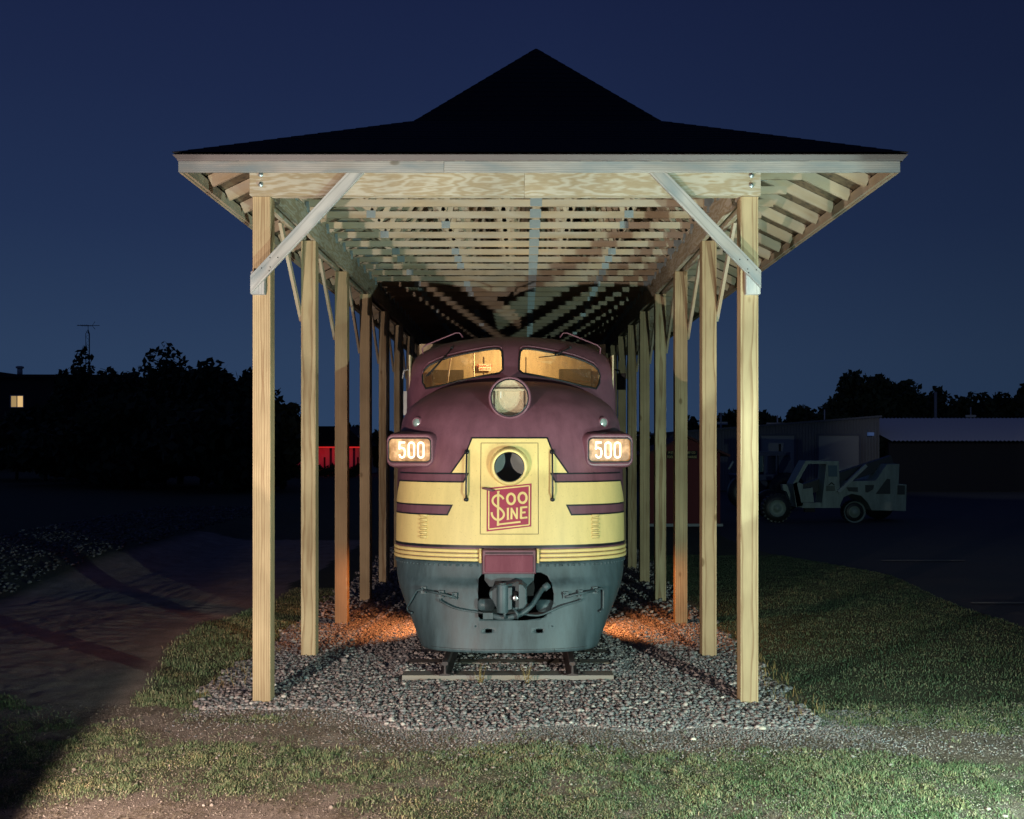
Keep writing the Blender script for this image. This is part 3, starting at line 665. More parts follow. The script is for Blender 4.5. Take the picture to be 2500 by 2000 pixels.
def cut(b, poly, ymax=15.0):
    """open a convex hole (loco-centred x,z)"""
    poly = ccw(poly); xs = [p[0] for p in poly]; zs = [p[1] for p in poly]; pad = .06
    for i in range(len(poly)):
        x0, z0 = poly[i]; x1, z1 = poly[(i + 1) % len(poly)]
        fs = [f for f in b.faces if all(v.co.y < ymax for v in f.verts) and max(v.co.x for v in f.verts) > XC + min(xs) - pad and min(v.co.x for v in f.verts) < XC + max(xs) + pad and max(v.co.z for v in f.verts) > min(zs) - pad and min(v.co.z for v in f.verts) < max(zs) + pad]
        g = list(set(fs) | {e_ for f in fs for e_ in f.edges} | {v for f in fs for v in f.verts})
        bmesh.ops.bisect_plane(b, geom=g, plane_co=(XC + x0, 0, z0), plane_no=(z1 - z0, 0, -(x1 - x0)), dist=1e-6)
    kill = [f for f in b.faces if f.calc_center_median().y < ymax and inpoly(poly, f.calc_center_median().x - XC, f.calc_center_median().z)]
    bmesh.ops.delete(b, geom=kill, context='FACES')
def bm_obj(name, b, m, parent, solid=0):
    bmesh.ops.recalc_face_normals(b, faces=b.faces)
    me = bpy.data.meshes.new(name); b.to_mesh(me); b.free()
    for q in (m if isinstance(m, list) else [m]): me.materials.append(q)
    o = link(name, me, parent)
    if solid: sm = o.modifiers.new('s', 'SOLIDIFY'); sm.thickness = solid; sm.offset = 0
    return o
def decal(mb, shell, poly, off, step=.05):
    """thin painted patch lying on a shell; poly convex in loco-centred (x,z)"""
    poly = ccw(poly); xs = [p[0] for p in poly]; zs = [p[1] for p in poly]; b = bmesh.new()
    z0, z1 = min(zs), max(zs); nz = max(1, math.ceil((z1 - z0) / step)); A0, A1 = max(-1, min(xs) / shell.w(z0)), min(1, max(xs) / shell.w(z0))
    t0, t1 = math.asin(math.copysign(abs(A0) ** (shell.n / 2), A0)), math.asin(math.copysign(abs(A1) ** (shell.n / 2), A1)); t0 -= .03; t1 += .03
    t0 = max(t0, -math.pi / 2 + .02); t1 = min(t1, math.pi / 2 - .02)
    nc = max(2, math.ceil((t1 - t0) / .05)); rows = []
    for j in range(nz + 1):
        z = z0 + (z1 - z0) * j / nz; w_ = shell.w(z); r = []
        for i in range(nc + 1):
            a = t0 + (t1 - t0) * i / nc; sn, cs = math.sin(a), math.cos(a); e_ = 2 / shell.n
            r.append(b.verts.new((w_ * math.copysign(abs(sn) ** e_, sn), shell.yf(z) + shell.d(z) * (1 - cs ** e_), z)))
        rows.append(r)
    for r0, r1 in zip(rows[:-1], rows[1:]):
        for i in range(nc): b.faces.new((r0[i], r0[i + 1], r1[i + 1], r1[i]))
    for i in range(len(poly)):
        x0, q0 = poly[i]; x1, q1 = poly[(i + 1) % len(poly)]
        if abs(x1 - x0) + abs(q1 - q0) < 1e-6: continue
        bmesh.ops.bisect_plane(b, geom=b.verts[:] + b.edges[:] + b.faces[:], plane_co=(x0, 0, q0), plane_no=(q1 - q0, 0, -(x1 - x0)), clear_outer=True, dist=1e-7)
    b.normal_update(); b.verts.index_update()
    vs = []
    for v in b.verts:
        n = v.normal.copy(); n = -n if n.y > 0 else n; vs.append(v.co + n * off + Vector((XC, 0, 0)))
    mb.add(vs, [tuple(v.index for v in f.verts) for f in b.faces], None, True); b.free()
def stroke(pts, wd):
    """2-D polyline to list of convex quads"""
    out = []; n = len(pts); P = [Vector(p) for p in pts]; nr = []
    for i in range(n):
        a = P[max(i - 1, 0)]; b = P[min(i + 1, n - 1)]; d1 = (P[i] - a); d2 = (b - P[i])
        if d1.length < 1e-9: d1 = d2
        if d2.length < 1e-9: d2 = d1
        d1 = d1.normalized(); d2 = d2.normalized(); t = (d1 + d2).normalized(); k = max(.5, t.dot(d1)); nr.append(Vector((-t.y, t.x)) * (wd / 2 / k))
    for i in range(n - 1): out.append([tuple(P[i] + nr[i]), tuple(P[i + 1] + nr[i + 1]), tuple(P[i + 1] - nr[i + 1]), tuple(P[i] - nr[i])])
    return out
def lay(mb, shell, polys, off):
    """small flat-ish polygons laid on a shell, vertices dropped on its surface"""
    for q in polys:
        q = ccw([tuple(p) for p in q]); mb.add([(XC + x, shell.Y(x, z) - off, z) for x, z in q], [tuple(range(len(q)))])
# --- nose shell
zs = list(np.linspace(1.385, 3.3, 44)) + list(np.linspace(3.32, 3.71, 22))
b = nose.bm(zs, 56, 15.2)
circ = lambda cx, cz, r, n=20: [(cx + r * math.cos(2 * math.pi * i / n), cz + r * math.sin(2 * math.pi * i / n)) for i in range(n)]
HLZ = 3.42; HLR = .255
cut(b, circ(0, HLZ - .02, .215, 16), 14); cut(b, circ(0, 2.55, .19, 16), 14)
body = bm_obj('nose', b, M['maroon'], loc)
mb = MB(); D = lambda poly, off=.002: decal(mb, nose, poly, off)
D([(-.469, 2.91), (.469, 2.91), (.535, 2.75), (-.535, 2.75)]); D([(-.535, 2.75), (.535, 2.75), (.739, 2.463), (-.739, 2.463)])
D([(-.52, 2.463), (.52, 2.463), (.573, 2.36), (-.573, 2.36)]); D([(-1.435, 2.36), (1.435, 2.36), (1.499, 2.07), (-1.499, 2.07)])
D([(-.716, 2.07), (.716, 2.07), (.772, 1.953), (-.772, 1.953)]); D([(-1.499, 1.953), (1.499, 1.953), (1.499, 1.57), (-1.499, 1.57)])
# cut the porthole out of the paint by rebuilding as bmesh
me = mb.mesh('yellow_paint', M['yellow']); b = bmesh.new(); b.from_mesh(me); bmesh.ops.remove_doubles(b, verts=b.verts, dist=.0015)
cut(b, circ(0, 2.55, .19, 16), 14); bm_obj('yellow_nose_paint', b, M['yellow'], loc)
mb = MB(); T = .019
def line(pts, wd=T, off=.004):
    for q in stroke(pts, wd): decal(mb, nose, q, off)
for s in (-1, 1):
    line([(0, 2.91), (s * .474, 2.91), (s * .535, 2.75), (s * .739, 2.463)])
    line([(s * 1.43, 2.463), (s * .52, 2.463), (s * .573, 2.36), (s * 1.435, 2.36)])
    line([(s * 1.49, 2.07), (s * .716, 2.07), (s * .772, 1.953), (s * 1.49, 1.953)])
    line([(s * 1.435, 2.36), (s * 1.47, 2.22)], .008)
D([(-1.499, 1.585), (1.499, 1.585), (1.499, 1.553), (-1.499, 1.553)], .006)
mb.build('black_pinstripe', M['black'], loc)
# --- ribbed anti-climber band
mb = MB()
for zc in (1.515, 1.462, 1.409):
    for s in (-1, 1):
        pts = []
        for k in range(25):
            a = R(10.9 + (90 - 10.9) * k / 24); sn, cs = math.sin(a), math.cos(a); e_ = 2 / nose.n
            pts.append((XC + s * 1.50 * sn ** e_, nose.yf(zc) - .008 + .93 * (1 - max(0, cs) ** e_), zc))
        pts.append((XC + s * 1.5, 15, zc)); mb.tube(pts, .0235, 8)
mb.build('ribbed_band', M['yellow'], loc)
mb = MB()
for s in (-1, 1):
    x = s * .352; mb.tube([(XC + x, 12.55, 1.375), (XC + x, 12.55, 1.55)], .02, 8)
mb.build('band_end_cap', M['yellow'], loc)
# --- coupler door box
mb = MB(); x0, x1 = -.327, .327
mb.loft([rrect(XC, 1.395, .327, .148, .012, 12.62), rrect(XC, 1.395, .327, .148, .012, 12.50), rrect(XC, 1.395, .317, .138, .01, 12.485)], smooth=False)
cb = mb.build('buffer_box', M['maroon'], loc)
mb = MB()
mb.loft([rrect(XC, 1.375, .295, .105, .012, 12.50), rrect(XC, 1.375, .295, .105, .012, 12.468), rrect(XC, 1.375, .285, .095, .01, 12.46)], smooth=False)
mb.build('buffer_face', paint('glossy_maroon', (.20, .06, .085), .22, .15), cb)
mb = MB(); mb.box(XC - .29, XC + .29, 12.478, 12.49, 1.497, 1.512); mb.build('buffer_slot', M['dark'], cb)
# --- door: seam, logo, handle, porthole
mb = MB()
for q in ([(-.358, 2.845), (.356, 2.845)], [(-.358, 1.722), (.358, 1.722)]): line(q, .007, .005)
for s in (-1, 1): line([(s * .357, 2.845), (s * .3585, 1.722)], .007, .005)
door = mb.build('nose_door', mat('door_seam', (.09, .06, .03), .8), loc)
def dpt(X, Y): return nose.surf(1150 + X / 6.39, 1050 + Y / 6.39, 12.7)
mb = MB()
def logo_fill(corners, off):
    (ax, az), (bx_, bz), (cx, cz), (dx, dz) = [dpt(*c) for c in corners]; n = 6
    for i in range(n):
        for j in range(n):
            def P(u, v): return ((ax * (1 - u) + bx_ * u) * (1 - v) + (dx * (1 - u) + cx * u) * v, (az * (1 - u) + bz * u) * (1 - v) + (dz * (1 - u) + cz * u) * v)
            lay(mb, nose, [[P(i / n, j / n), P((i + 1) / n, j / n), P((i + 1) / n, (j + 1) / n), P(i / n, (j + 1) / n)]], off)
logo_fill([(245, 905), (945, 833), (940, 1505), (243, 1585)], .006)
badge = mb.build('railroad_emblem', M['red'], loc)
mb = MB()
def lst(pts, wd, off=.009):
    q = [];
    for a, b_ in zip(pts[:-1], pts[1:]):
        m_ = max(1, int(math.hypot(b_[0] - a[0], b_[1] - a[1]) / 60)); q += [(a[0] + (b_[0] - a[0]) * i / m_, a[1] + (b_[1] - a[1]) * i / m_) for i in range(m_)]
    pts = [dpt(*p) for p in q + [pts[-1]]]; lay(mb, nose, stroke(pts, wd * 12.75 / 2500 / 6.39), off)
fr = [(277, 935), (910, 868), (908, 1478), (276, 1547)]
for i in range(4): lst([fr[i], fr[(i + 1) % 4]], 19)
def arc(cx, cy, rx, ry, a0, a1, n=20): return [(cx + rx * math.cos(R(a0 + (a1 - a0) * i / n)), cy + ry * math.sin(R(a0 + (a1 - a0) * i / n))) for i in range(n + 1)]
lst(arc(624, 1075, 60, 80, 0, 360, 28), 36); lst(arc(804, 1058, 62, 78, 0, 360, 28), 36)      # OO
# big S with the L running down through it
S = [(508, 1078), (480, 1040), (440, 1018), (395, 1022), (355, 1050), (336, 1095), (345, 1140), (385, 1180), (440, 1215), (485, 1255), (512, 1300), (508, 1345), (480, 1380), (435, 1402), (390, 1395), (350, 1365), (328, 1325), (322, 1282)]
SS = []
for i in range(len(S) - 1):
    a, b_, c, d = S[max(i - 1, 0)], S[i], S[i + 1], S[min(i + 2, len(S) - 1)]
    for t in (0, .33, .66): SS.append(tuple(.5 * (2 * b_[k] + (c[k] - a[k]) * t + (2 * a[k] - 5 * b_[k] + 4 * c[k] - d[k]) * t * t + (3 * b_[k] - a[k] - 3 * c[k] + d[k]) * t ** 3) for k in (0, 1)))
SS.append(S[-1]); lst(SS, 32)
lst([(425, 955), (420, 1490)], 34, .0105); lst([(405, 962), (446, 955)], 14, .0105)
lst([(402, 1475), (772, 1432)], 26, .012); lst([(402, 1490), (440, 1488)], 10, .011)
lst([(575, 1218), (575, 1395)], 32); lst([(556, 1222), (596, 1217)], 10); lst([(556, 1398), (596, 1392)], 10)
lst([(632, 1212), (630, 1392)], 30); lst([(718, 1210), (716, 1388)], 28); lst([(630, 1222), (716, 1380)], 30, .0105)
lst([(782, 1200), (778, 1382)], 34); lst([(770, 1210), (880, 1200)], 28, .0105); lst([(782, 1290), (850, 1283)], 28, .0105); lst([(770, 1375), (880, 1362)], 28, .0105)
mb.build('emblem_lettering', M['yellow'], badge)
mb = MB()
p = dpt(178, 905); q = dpt(365, 940)
mb.tube([(XC + p[0], nose.Y(*p) - .045, p[1]), (XC + p[0] + .05, nose.Y(*p) - .06, p[1] - .006), (XC + q[0] - .03, nose.Y(*q) - .05, q[1] - .002), (XC + q[0], nose.Y(*q) - .02, q[1])], [.011, .017, .015, .010], 8)
mb.build('door_handle', M['maroon'], loc)
yy = nose.Y(0, 2.55)
mb = MB(); mb.lathe((XC, yy, 2.55), (0, -1, 0), [(.248, -.03), (.245, .015), (.237, .06), (.225, .10), (.212, .118), (.196, .12), (.186, .108), (.183, .06)], 40)
ph = mb.build('porthole', M['yellow'], loc)
mb = MB(); mb.lathe((XC, yy - .10, 2.55), (0, -1, 0), [(.178, 0), (.189, 0), (.189, .008), (.178, .01)], 40); mb.build('gasket', M['rubber'], ph)
mg = mat('dark_porthole_glass', (.035, .055, .052), .22, spec=.8)
mb = MB(); mb.lathe((XC, yy - .095, 2.55), (0, -1, 0), [(.18, 0), (.0001, .004)], 40); mb.build('glass', M['clear'], ph)
mb = MB(); mb.box(XC - .6, XC + .6, yy + .33, yy + .35, 2.0, 3.1); mb.build('inner_bulkhead', mat('bulkhead_grey', (.27, .30, .28), .6), ph)
# --- headlight
yh = 12.99
mb = MB(); mb.lathe((XC, yh, HLZ), (0, -1, 0), [(.275, -.75), (.275, -.04), (.272, 0), (.262, .022), (.248, .024), (.238, .012), (.234, -.02), (.234, -.16)], 48)
hl = mb.build('headlight', M['maroon'], loc)
mb = MB(); mb.lathe((XC, yh - .012, HLZ), (0, -1, 0), [(.226, 0), (.240, 0), (.240, .010), (.226, .012)], 48); mb.build('gasket', M['rubber'], hl)
mb = MB(); mb.lathe((XC, yh + .005, HLZ), (0, -1, 0), [(.232, 0), (.12, .006), (.0001, .010)], 40); mb.build('lens', M['glass'], hl)
mc = mat('headlight_inner_cream', (.62, .48, .34), .7)
mb = MB(); mb.lathe((XC, yh + .15, HLZ), (0, -1, 0), [(.235, 0), (.0001, 0)], 40); mb.box(XC - .235, XC + .235, yh + .04, yh + .15, HLZ + .09, HLZ + .115)
for x in (-.175, .165): mb.box(XC + x - .012, XC + x + .012, yh + .10, yh + .15, HLZ - .2, HLZ + .09)
mb.build('lamp_box', mc, hl)
mb = MB(); mb.box(XC - .12, XC - .108, yh + .06, yh + .068, HLZ + .0, HLZ + .085); mb.build('lamp_tube', mat('white_tube', (.8, .8, .8), .3), hl)
# --- class lights
for s in (-1, 1):
    x, z = s * 1.21, 3.11; y = nose.Y(x, z); ax = Vector((s * .55, -1, .1)).normalized()
    mb = MB(); mb.lathe(Vector((XC + x, y, z)) - ax * .03, ax, [(.078, 0), (.075, .035), (.062, .055), (.054, .045)], 24); c_ = mb.build('class_light', M['maroon'], loc)
    mb = MB(); mb.lathe(Vector((XC + x, y, z)) - ax * .03, ax, [(.056, .04), (.035, .056), (.0001, .062)], 20); mb.build('lens', mat('class_lens', (.35, .45, .42), .12, .3, spec=.9), c_)
# --- number boards
def digit_paths():
    zero = arc(0, .19, .075, .06, 0, -180, 10) ; 
    return None
amber = mat('lit_number_panel', (.08, .05, .03), .3)
t = N(amber, 'ShaderNodeTexCoord'); n1 = noise(amber, t.outputs['Object'], 9, 3); r = ramp(amber, [(.3, (.20, .10, .035)), (.48, (.50, .25, .09)), (.7, (1.1, .66, .30))]); L(amber, n1.outputs['Fac'], r.inputs[0])
L(amber, r.outputs[0], bsdf(amber).inputs['Emission Color']); bsdf(amber).inputs['Emission Strength'].default_value = 1.0
digm = mat('lit_digits', (.5, .4, .3), .4, emis=(1.0, .78, .45), es=2.4)
for s in (-1, 1):
    cx0 = s * 1.272 ; ang = 0
    nb_z = wz(1099.5, 13.05)
    def board(y, hw, hh, r, dx=0, dz=0, skew=0):
        return [(p[0] , p[1] + (abs(p[0] - XC) - 1.272) * skew, p[2]) for p in rrect(XC + cx0 + s * dx, nb_z + dz, hw, hh, r, y, 6)]
    sk = .22
    mb = MB()
    mb.loft([board(14.3, .42, .27, .14, -.16, -.005), board(13.75, .41, .262, .14, -.14, -.004, sk), board(13.35, .385, .245, .13, -.095, 0, sk), board(13.16, .35, .228, .12, -.045, 0, sk), board(13.05, .312, .215, .1, -.008, 0, sk),
             board(13.01, .30, .206, .09, 0, 0, sk), board(13.0, .286, .192, .08, 0, 0, sk), board(13.005, .275, .150, .055, 0, .003, sk), board(13.045, .27, .145, .05, 0, .003, sk)], (False, False))
    nb = mb.build('number_board', M['maroon'], loc)
    mb = MB(); mb.tube(board(12.998, .272, .149, .055, 0, .003, sk), .009, 6, closed=True); mb.build('gasket', M['rubber'], nb)
    mb = MB(); mb.add(board(13.035, .274, .149, .05, 0, .003, sk), [tuple(range(28))]); mb.build('lit_panel', amber, nb)
    mb = MB()
    def put(polys):
        for q in polys: mb.add([(XC + cx0 + x, 13.022 + (abs(cx0 + x) - 1.272) * sk, nb_z + .003 + z) for x, z in ccw([tuple(p) for p in q])], [tuple(range(len(q)))])
    W, H, ST = .036, .096, .024
    for i, ch in enumerate('500'):
        ox = (i - 1) * .122 + (.022 if s < 0 else -.022)
        if ch == '0':
            pts = [(ox + W - ST / 2 * 0, 0)]
            pts = arc(ox, H - W, W, W, 0, 180, 10) + arc(ox, -H + W, W, W, 180, 360, 10); pts.append(pts[0]); pts.append(pts[1])
            put(stroke(pts, ST))
        else:
            put(stroke([(ox + W + .004, H), (ox - W + .004, H), (ox - W, .018), (ox - W + .012, .012)], ST))
            put(stroke([(ox - W, .022), (ox - .01, .030), (ox + W * .7, .018), (ox + W, -.015), (ox + W, -H + .045), (ox + W * .7, -H + .012), (ox, -H), (ox - W * .7, -H + .01), (ox - W, -H + .04)], ST))
    mb.build('digits', digm, nb)
    lamp('number_board_glow', 'POINT', (XC + s * 1.27, 12.8, nb_z), 1.2, (1, .65, .35), shadow_soft_size=.1)
# --- grab irons, louvres
for s in (-1, 1):
    x, zt, zb_ = s * .535, 2.735, 2.165
    A_, B_ = Vector((XC + x, nose.Y(x, zt), zt)), Vector((XC + x, nose.Y(x, zb_), zb_)); o3 = Vector((0, -.075, 0))
    mb = MB(); mb.tube([A_, A_ + o3 * .9, A_ + o3 + Vector((0, 0, -.03)), B_ + o3 + Vector((0, 0, .05)), B_ + o3 * .4, B_ + Vector((0, 0, -.02))], .0125, 8)
    mb.cyl(A_ + Vector((0, -.01, .0)), (0, 1, 0), .032, .03, 12); mb.cyl(B_ + Vector((0, -.012, -.02)), (0, 1, 0), .028, .028, 12)
    mb.build('grab_iron', M['black'], loc)
    mb = MB()
    for k in range(6):
        z = 1.935 - k * .052; x = s * 1.08; y = nose.Y(x, z); sl = (nose.Y(x + .01, z) - nose.Y(x - .01, z)) / .02
        p0 = Vector((XC + x - .055, y - .055 * sl - .002, z)); p1 = Vector((XC + x + .055, y + .055 * sl - .002, z))
        mb.tube([p0, p0.lerp(p1, .12) + Vector((0, -.010, 0)), p0.lerp(p1, .88) + Vector((0, -.010, 0)), p1], [.004, .017, .017, .004], 8)
    lv = mb.build('louvre', M['yellow'], loc)
    mb = MB()
    for k in range(6):
        z = 1.935 - k * .052 - .017; x = s * 1.08; lay(mb, nose, stroke([(x - .045 + .01 * j, z) for j in range(10)], .008), .006)
    mb.build('louvre_slot', mat('door_seam'), lv)
# --- cab shell with windshields
WSH = [(1036, 949), (1029, 935), (1028, 918), (1032, 904), (1043, 893), (1064, 882.5), (1091, 873), (1122, 865.5), (1154, 859.5), (1182, 854.5), (1203, 852), (1216, 852.5), (1222, 858), (1224, 880), (1224, 903), (1215, 911), (1170, 919), (1119, 930), (1070, 942.5)]
hole = []
for px, py in WSH:
    px += 3.5; x, z = cab.surf(px, py, 14.3); hole.append((x, z))
b = cab.bm(list(np.linspace(3.2, 4.2, 34)) + list(np.linspace(4.22, 4.412, 12)), 56, 16.2)
cut(b, hole, 15.6); cut(b, [(-x, z) for x, z in hole], 15.6)
bm_obj('cab', b, M['maroon'], loc)
for s in (1, -1):
    H2 = [(s * x, z) for x, z in hole]
    mb = MB(); mb.tube([(XC + x, cab.Y(x, z) - .004, z) for x, z in H2], .015, 8, closed=True); ws = mb.build('windshield', M['rubber'], loc)
    mb = MB(); gx0 = [(XC + x, cab.Y(x, z) + .012, z) for x, z in H2]; mb.add(gx0, [tuple(range(len(gx0)))]); mb.build('glass', M['glass'], ws)
    # raised eyebrow trim above the glass
    up = [(x, z + .045) for x, z in H2[2:13]]
    mb = MB(); mb.tube([(XC + x, cab.Y(x, z) - .006, z) for x, z in up], .009, 8); mb.build('brow_trim', M['maroon'], ws)
# --- car body behind the cab
def body_loop(y, sc_=1.0):
    out = []
    for a in range(0, 181, 12):
        c, s2 = math.cos(R(a)), math.sin(R(a)); out.append((XC + 1.49 * sc_ * math.copysign(abs(c) ** .62, c), y, 3.55 + .86 * sc_ * s2 ** .75))
    return [(XC + 1.49 * sc_, y, .98)] + out + [(XC - 1.49 * sc_, y, .98)]
mb = MB(); mb.loft([body_loop(15.5, .995), body_loop(29)], (False, True)); mb.build('car_body', M['maroon'], loc)
mb = MB()
for s in (-1, 1):
    for z0, z1 in ((1.57, 1.95), (2.07, 2.36)): mb.box(XC + s * 1.486, XC + s * 1.4975, 14.3, 29, z0, z1)
mb.build('side_stripe', M['yellow'], loc)
mb = MB(); mb.box(XC - 1.45, XC + 1.45, 13.4, 29, .95, 1.1); mb.build('underframe', M['dark'], loc)
# cab interior
mb = MB()
mb.box(XC - 1.46, XC + 1.46, 16.05, 16.08, 2.6, 4.4); mb.box(XC - 1.46, XC - 1.44, 14.6, 16.05, 2.9, 4.1); mb.box(XC + 1.44, XC + 1.46, 14.6, 16.05, 2.9, 4.1); mb.box(XC - 1.45, XC + 1.45, 14.2, 16.05, 2.95, 3.0)
ci = mb.build('cab_interior', M['cream'], loc)
mb = MB()
mb.box(XC - 1.24, XC - .76, 15.85, 16.04, 3.0, 3.98); mb.box(XC + .72, XC + 1.22, 15.8, 16.04, 3.0, 3.99); mb.box(XC - .45, XC - .44, 16.02, 16.045, 3, 4.2); mb.box(XC + .2, XC + .21, 16.02, 16.045, 3, 4.2)
mb.build('cabinet', M['cabwall'], ci, bevel=.01)
mb = MB(); mb.tube([(XC - .57, 15.3, 3.4), (XC - .57, 15.3, 4.2)], .012, 8); mb.tube([(XC - .99, 15.1, 3.4), (XC - .9, 15.1, 4.1)], .011, 8); mb.tube([(XC - 1.15, 15.2, 3.72), (XC - .8, 15.2, 3.73)], .012, 8)
mb.build('pipe', mat('pale_pipe', (.75, .66, .48), .4), ci)
mb = MB(); mb.box(wx(1169, 15.95), wx(1199, 15.95), 15.95, 15.957, wz(905, 15.95), wz(889, 15.95)); sg = mb.build('warning_sign', mat('sign_white', (.85, .75, .6), .5), ci)
rm = mat('sign_red', (.6, .05, .03), .5)
text_mesh('DANGER', .062, rm, (wx(1184, 15.94), 15.944, wz(893.5, 15.94)), sg); text_mesh('600 VOLTS', .036, rm, (wx(1184, 15.94), 15.944, wz(901, 15.94)), sg)
lamp('cab_lamp', 'POINT', (XC - .05, 15.3, 4.2), 60, (1, .66, .30), shadow_soft_size=.08)
# --- wipers, hand rails, mirrors, roof pods
def cpt(px, py, off=.03): x, z = cab.surf(px, py, 14.4); return Vector((XC + x, cab.Y(x, z) - off, z))
mb = MB(); mb.tube([cpt(1102, 851, .02), cpt(1098, 858, .05), cpt(1085, 874, .05), cpt(1062, 900, .05), cpt(1045, 918, .03)], .009, 6); mb.tube([cpt(1088, 868, .045), cpt(1040, 920, .02)], .007, 6); mb.cyl(cpt(1103, 850, .02), (0, 1, .3), .022, .04, 10); mb.build('wiper', M['dark'], loc)
mb = MB(); mb.tube([cpt(1391, 849, .02), cpt(1388, 852, .05), cpt(1362, 864, .05), cpt(1354, 867, .04)], .010, 6); mb.tube([cpt(1316, 873, .03), cpt(1345, 870, .035), cpt(1380, 867, .03)], .007, 6); mb.cyl(cpt(1392, 849, .02), (0, 1, .3), .022, .04, 10); mb.build('wiper', M['dark'], loc)
for s in (-1, 1):
    pts = [(s * 1.275, 4.13, 14.78), (s * 1.285, 4.21, 14.76), (s * 1.24, 4.26, 14.78), (s * .80, 4.43, 14.72), (s * .745, 4.43, 14.74), (s * .70, 4.37, 14.76)]
    mb = MB(); mb.tube([(XC + x, y, z) for x, z, y in pts], .011, 8); mb.build('roof_handrail', M['maroon'], loc)
    mb = MB(); xs = XC + s * 1.52; mb.tube([(XC + s * 1.47, 14.95, 3.93), (xs + s * .05, 14.9, 3.9), (xs + s * .06, 14.88, 3.78)], .012, 6); mb.box(xs + s * .01, xs + s * .14, 14.87, 14.9, 3.62, 3.86) if s > 0 else mb.box(xs - .05, xs + .0, 14.87, 14.9, 3.25, 3.6)
    mb.build('mirror', M['dark'] if s > 0 else mat('pale_mirror', (.45, .5, .48), .3), loc)
    mb = MB(); mb.lathe((XC + s * .57 + .02, 16.9, 4.30), (0, 0, 1), [(.21, 0), (.21, .13), (.17, .21), (.09, .26), (.0001, .275)], 20); mb.cyl((XC + s * .57 + .02, 16.9, 4.6), (0, 0, 1), .03, .05, 8); mb.build('roof_dome', M['dark'], loc)
# --- pilot (plow) with coupler opening
OPN = [(1176, 1402), (1169, 1412), (1167, 1450), (1168, 1505), (1174, 1512), (1277, 1515), (1325, 1509), (1343, 1494), (1351, 1472), (1352, 1450), (1346, 1424), (1336, 1406), (1320, 1398)]
b = plt.bm(list(np.linspace(.33, 1.39, 30)), 48, 13.75)
op = [plt.surf(px, py, 12.4) for px, py in OPN]; cut(b, op, 13.5)
for px in (1193, 1317):
    q = [plt.surf(px + a, py_, 12.3) for a, py_ in ((-8, 1536), (8, 1536), (8, 1545), (-8, 1545))]; cut(b, q, 13.5)
pil = bm_obj('pilot', b, M['pilot'], loc, .012)
mb = MB()
for k in range(-26, 27):
    a = R(k * 3.3); sn, cs = math.sin(a), math.cos(a); e_ = 2 / plt.n; z = 1.345; x = 1.48 * math.copysign(abs(sn) ** e_, sn)
    if abs(x) < .34: continue
    y = plt.Y(x, z); mb.lathe((XC + x, y - .002, z), (x * .5, -1, 0), [(.017, 0), (.014, .010), (.0001, .014)], 8)
for k in range(-9, 10):
    x = k * .155
    if abs(x) > .36: mb.lathe((XC + x, plt.Y(x, 1.345) - .002, 1.345), (0, -1, 0), [(.016, 0), (.013, .010), (.0001, .013)], 8)
mb.build('rivet', M['pilot'], pil)
mb = MB(); mb.box(XC - .60, XC + .75, 12.9, 13.0, .45, 1.4); mb.build('buffer_beam', M['dark'], loc)
# patches on the lower plow
mb = MB()
for px in (1161, 1348):
    q = [plt.surf(px + a, py_, 12.3) for a, py_ in ((-8, 1521), (8, 1521), (8, 1536), (-8, 1536))]; lay(mb, plt, [q], .012)
    x, z = plt.surf(px, 1529, 12.3); mb.lathe((XC + x, plt.Y(x, z) - .012, z), (0, -1, 0), [(.014, 0), (.0001, .014)], 8)
q = [plt.surf(px, py_, 12.3) for px, py_ in ((1154, 1586), (1154, 1593.5))]
mb.build('bolted_patch', M['pilot'], pil)
# seam lines on the plow
mb = MB()
def pl_line(pts, wd): 
    for a, b_ in zip(pts[:-1], pts[1:]):
        n = 8; P = [(a[0] + (b_[0] - a[0]) * i / n, a[1] + (b_[1] - a[1]) * i / n) for i in range(n + 1)]; lay(mb, plt, stroke(P, wd), .009)
pl_line([(-1.0, .372), (-.5, .372), (.5, .372), (1.0, .372)], .005); pl_line([(-.45, .33), (-.45, .375)], .005); pl_line([(.55, .33), (.55, .375)], .005)
mb.build('weld_seam', M['dark'], pil)
# striker casting
mb = MB(); mb.prism([(XC - .30, 1.26), (XC + .31, 1.26), (XC + .30, 1.17), (XC + .22, 1.09), (XC + .17, 1.09), (XC + .14, 1.16), (XC - .17, 1.16), (XC - .19, 1.09), (XC - .24, 1.09), (XC - .30, 1.17)], 12.50, 12.56)
mb.build('striker_plate', M['pilot'], loc, bevel=.006)
# coupler
def cp(px, py, Y=12.15): return (wx(px, Y), wz(py, Y))
mb = MB(); mb.prism([cp(*p) for p in ((1203, 1441), (1209, 1436), (1222, 1431), (1262, 1421), (1274, 1423), (1286, 1434), (1287, 1475), (1281, 1485), (1262, 1490), (1240, 1492), (1212, 1487), (1204, 1470), (1196, 1460), (1193, 1450), (1197, 1444))], 12.17, 12.45)
mb.box(XC - .14, XC + .16, 12.4, 13.0, .88, 1.08); kn = mb.build('coupler', M['pilot'], loc, bevel=.015)
mb = MB(); a, c = cp(1227, 1425), cp(1227, 1494); mb.cyl((a[0], 12.10, (a[1] + c[1]) / 2), (0, 0, 1), .070, a[1] - c[1], 20); mb.cyl((a[0], 12.10, a[1] + .006), (0, 0, 1), .045, .02, 16)
mb.prism([cp(*p) for p in ((1232, 1434), (1250, 1432), (1250, 1486), (1232, 1490))], 12.08, 12.2); mb.build('knuckle', M['pilot'], kn, bevel=.008)
mb = MB(); mb.prism([cp(*p, 12.1) for p in ((1266, 1424), (1277, 1426), (1284, 1436), (1285, 1474), (1278, 1483), (1266, 1486))], 12.02, 12.2)
mb.build('guard_arm', M['pilot'], kn, bevel=.012)
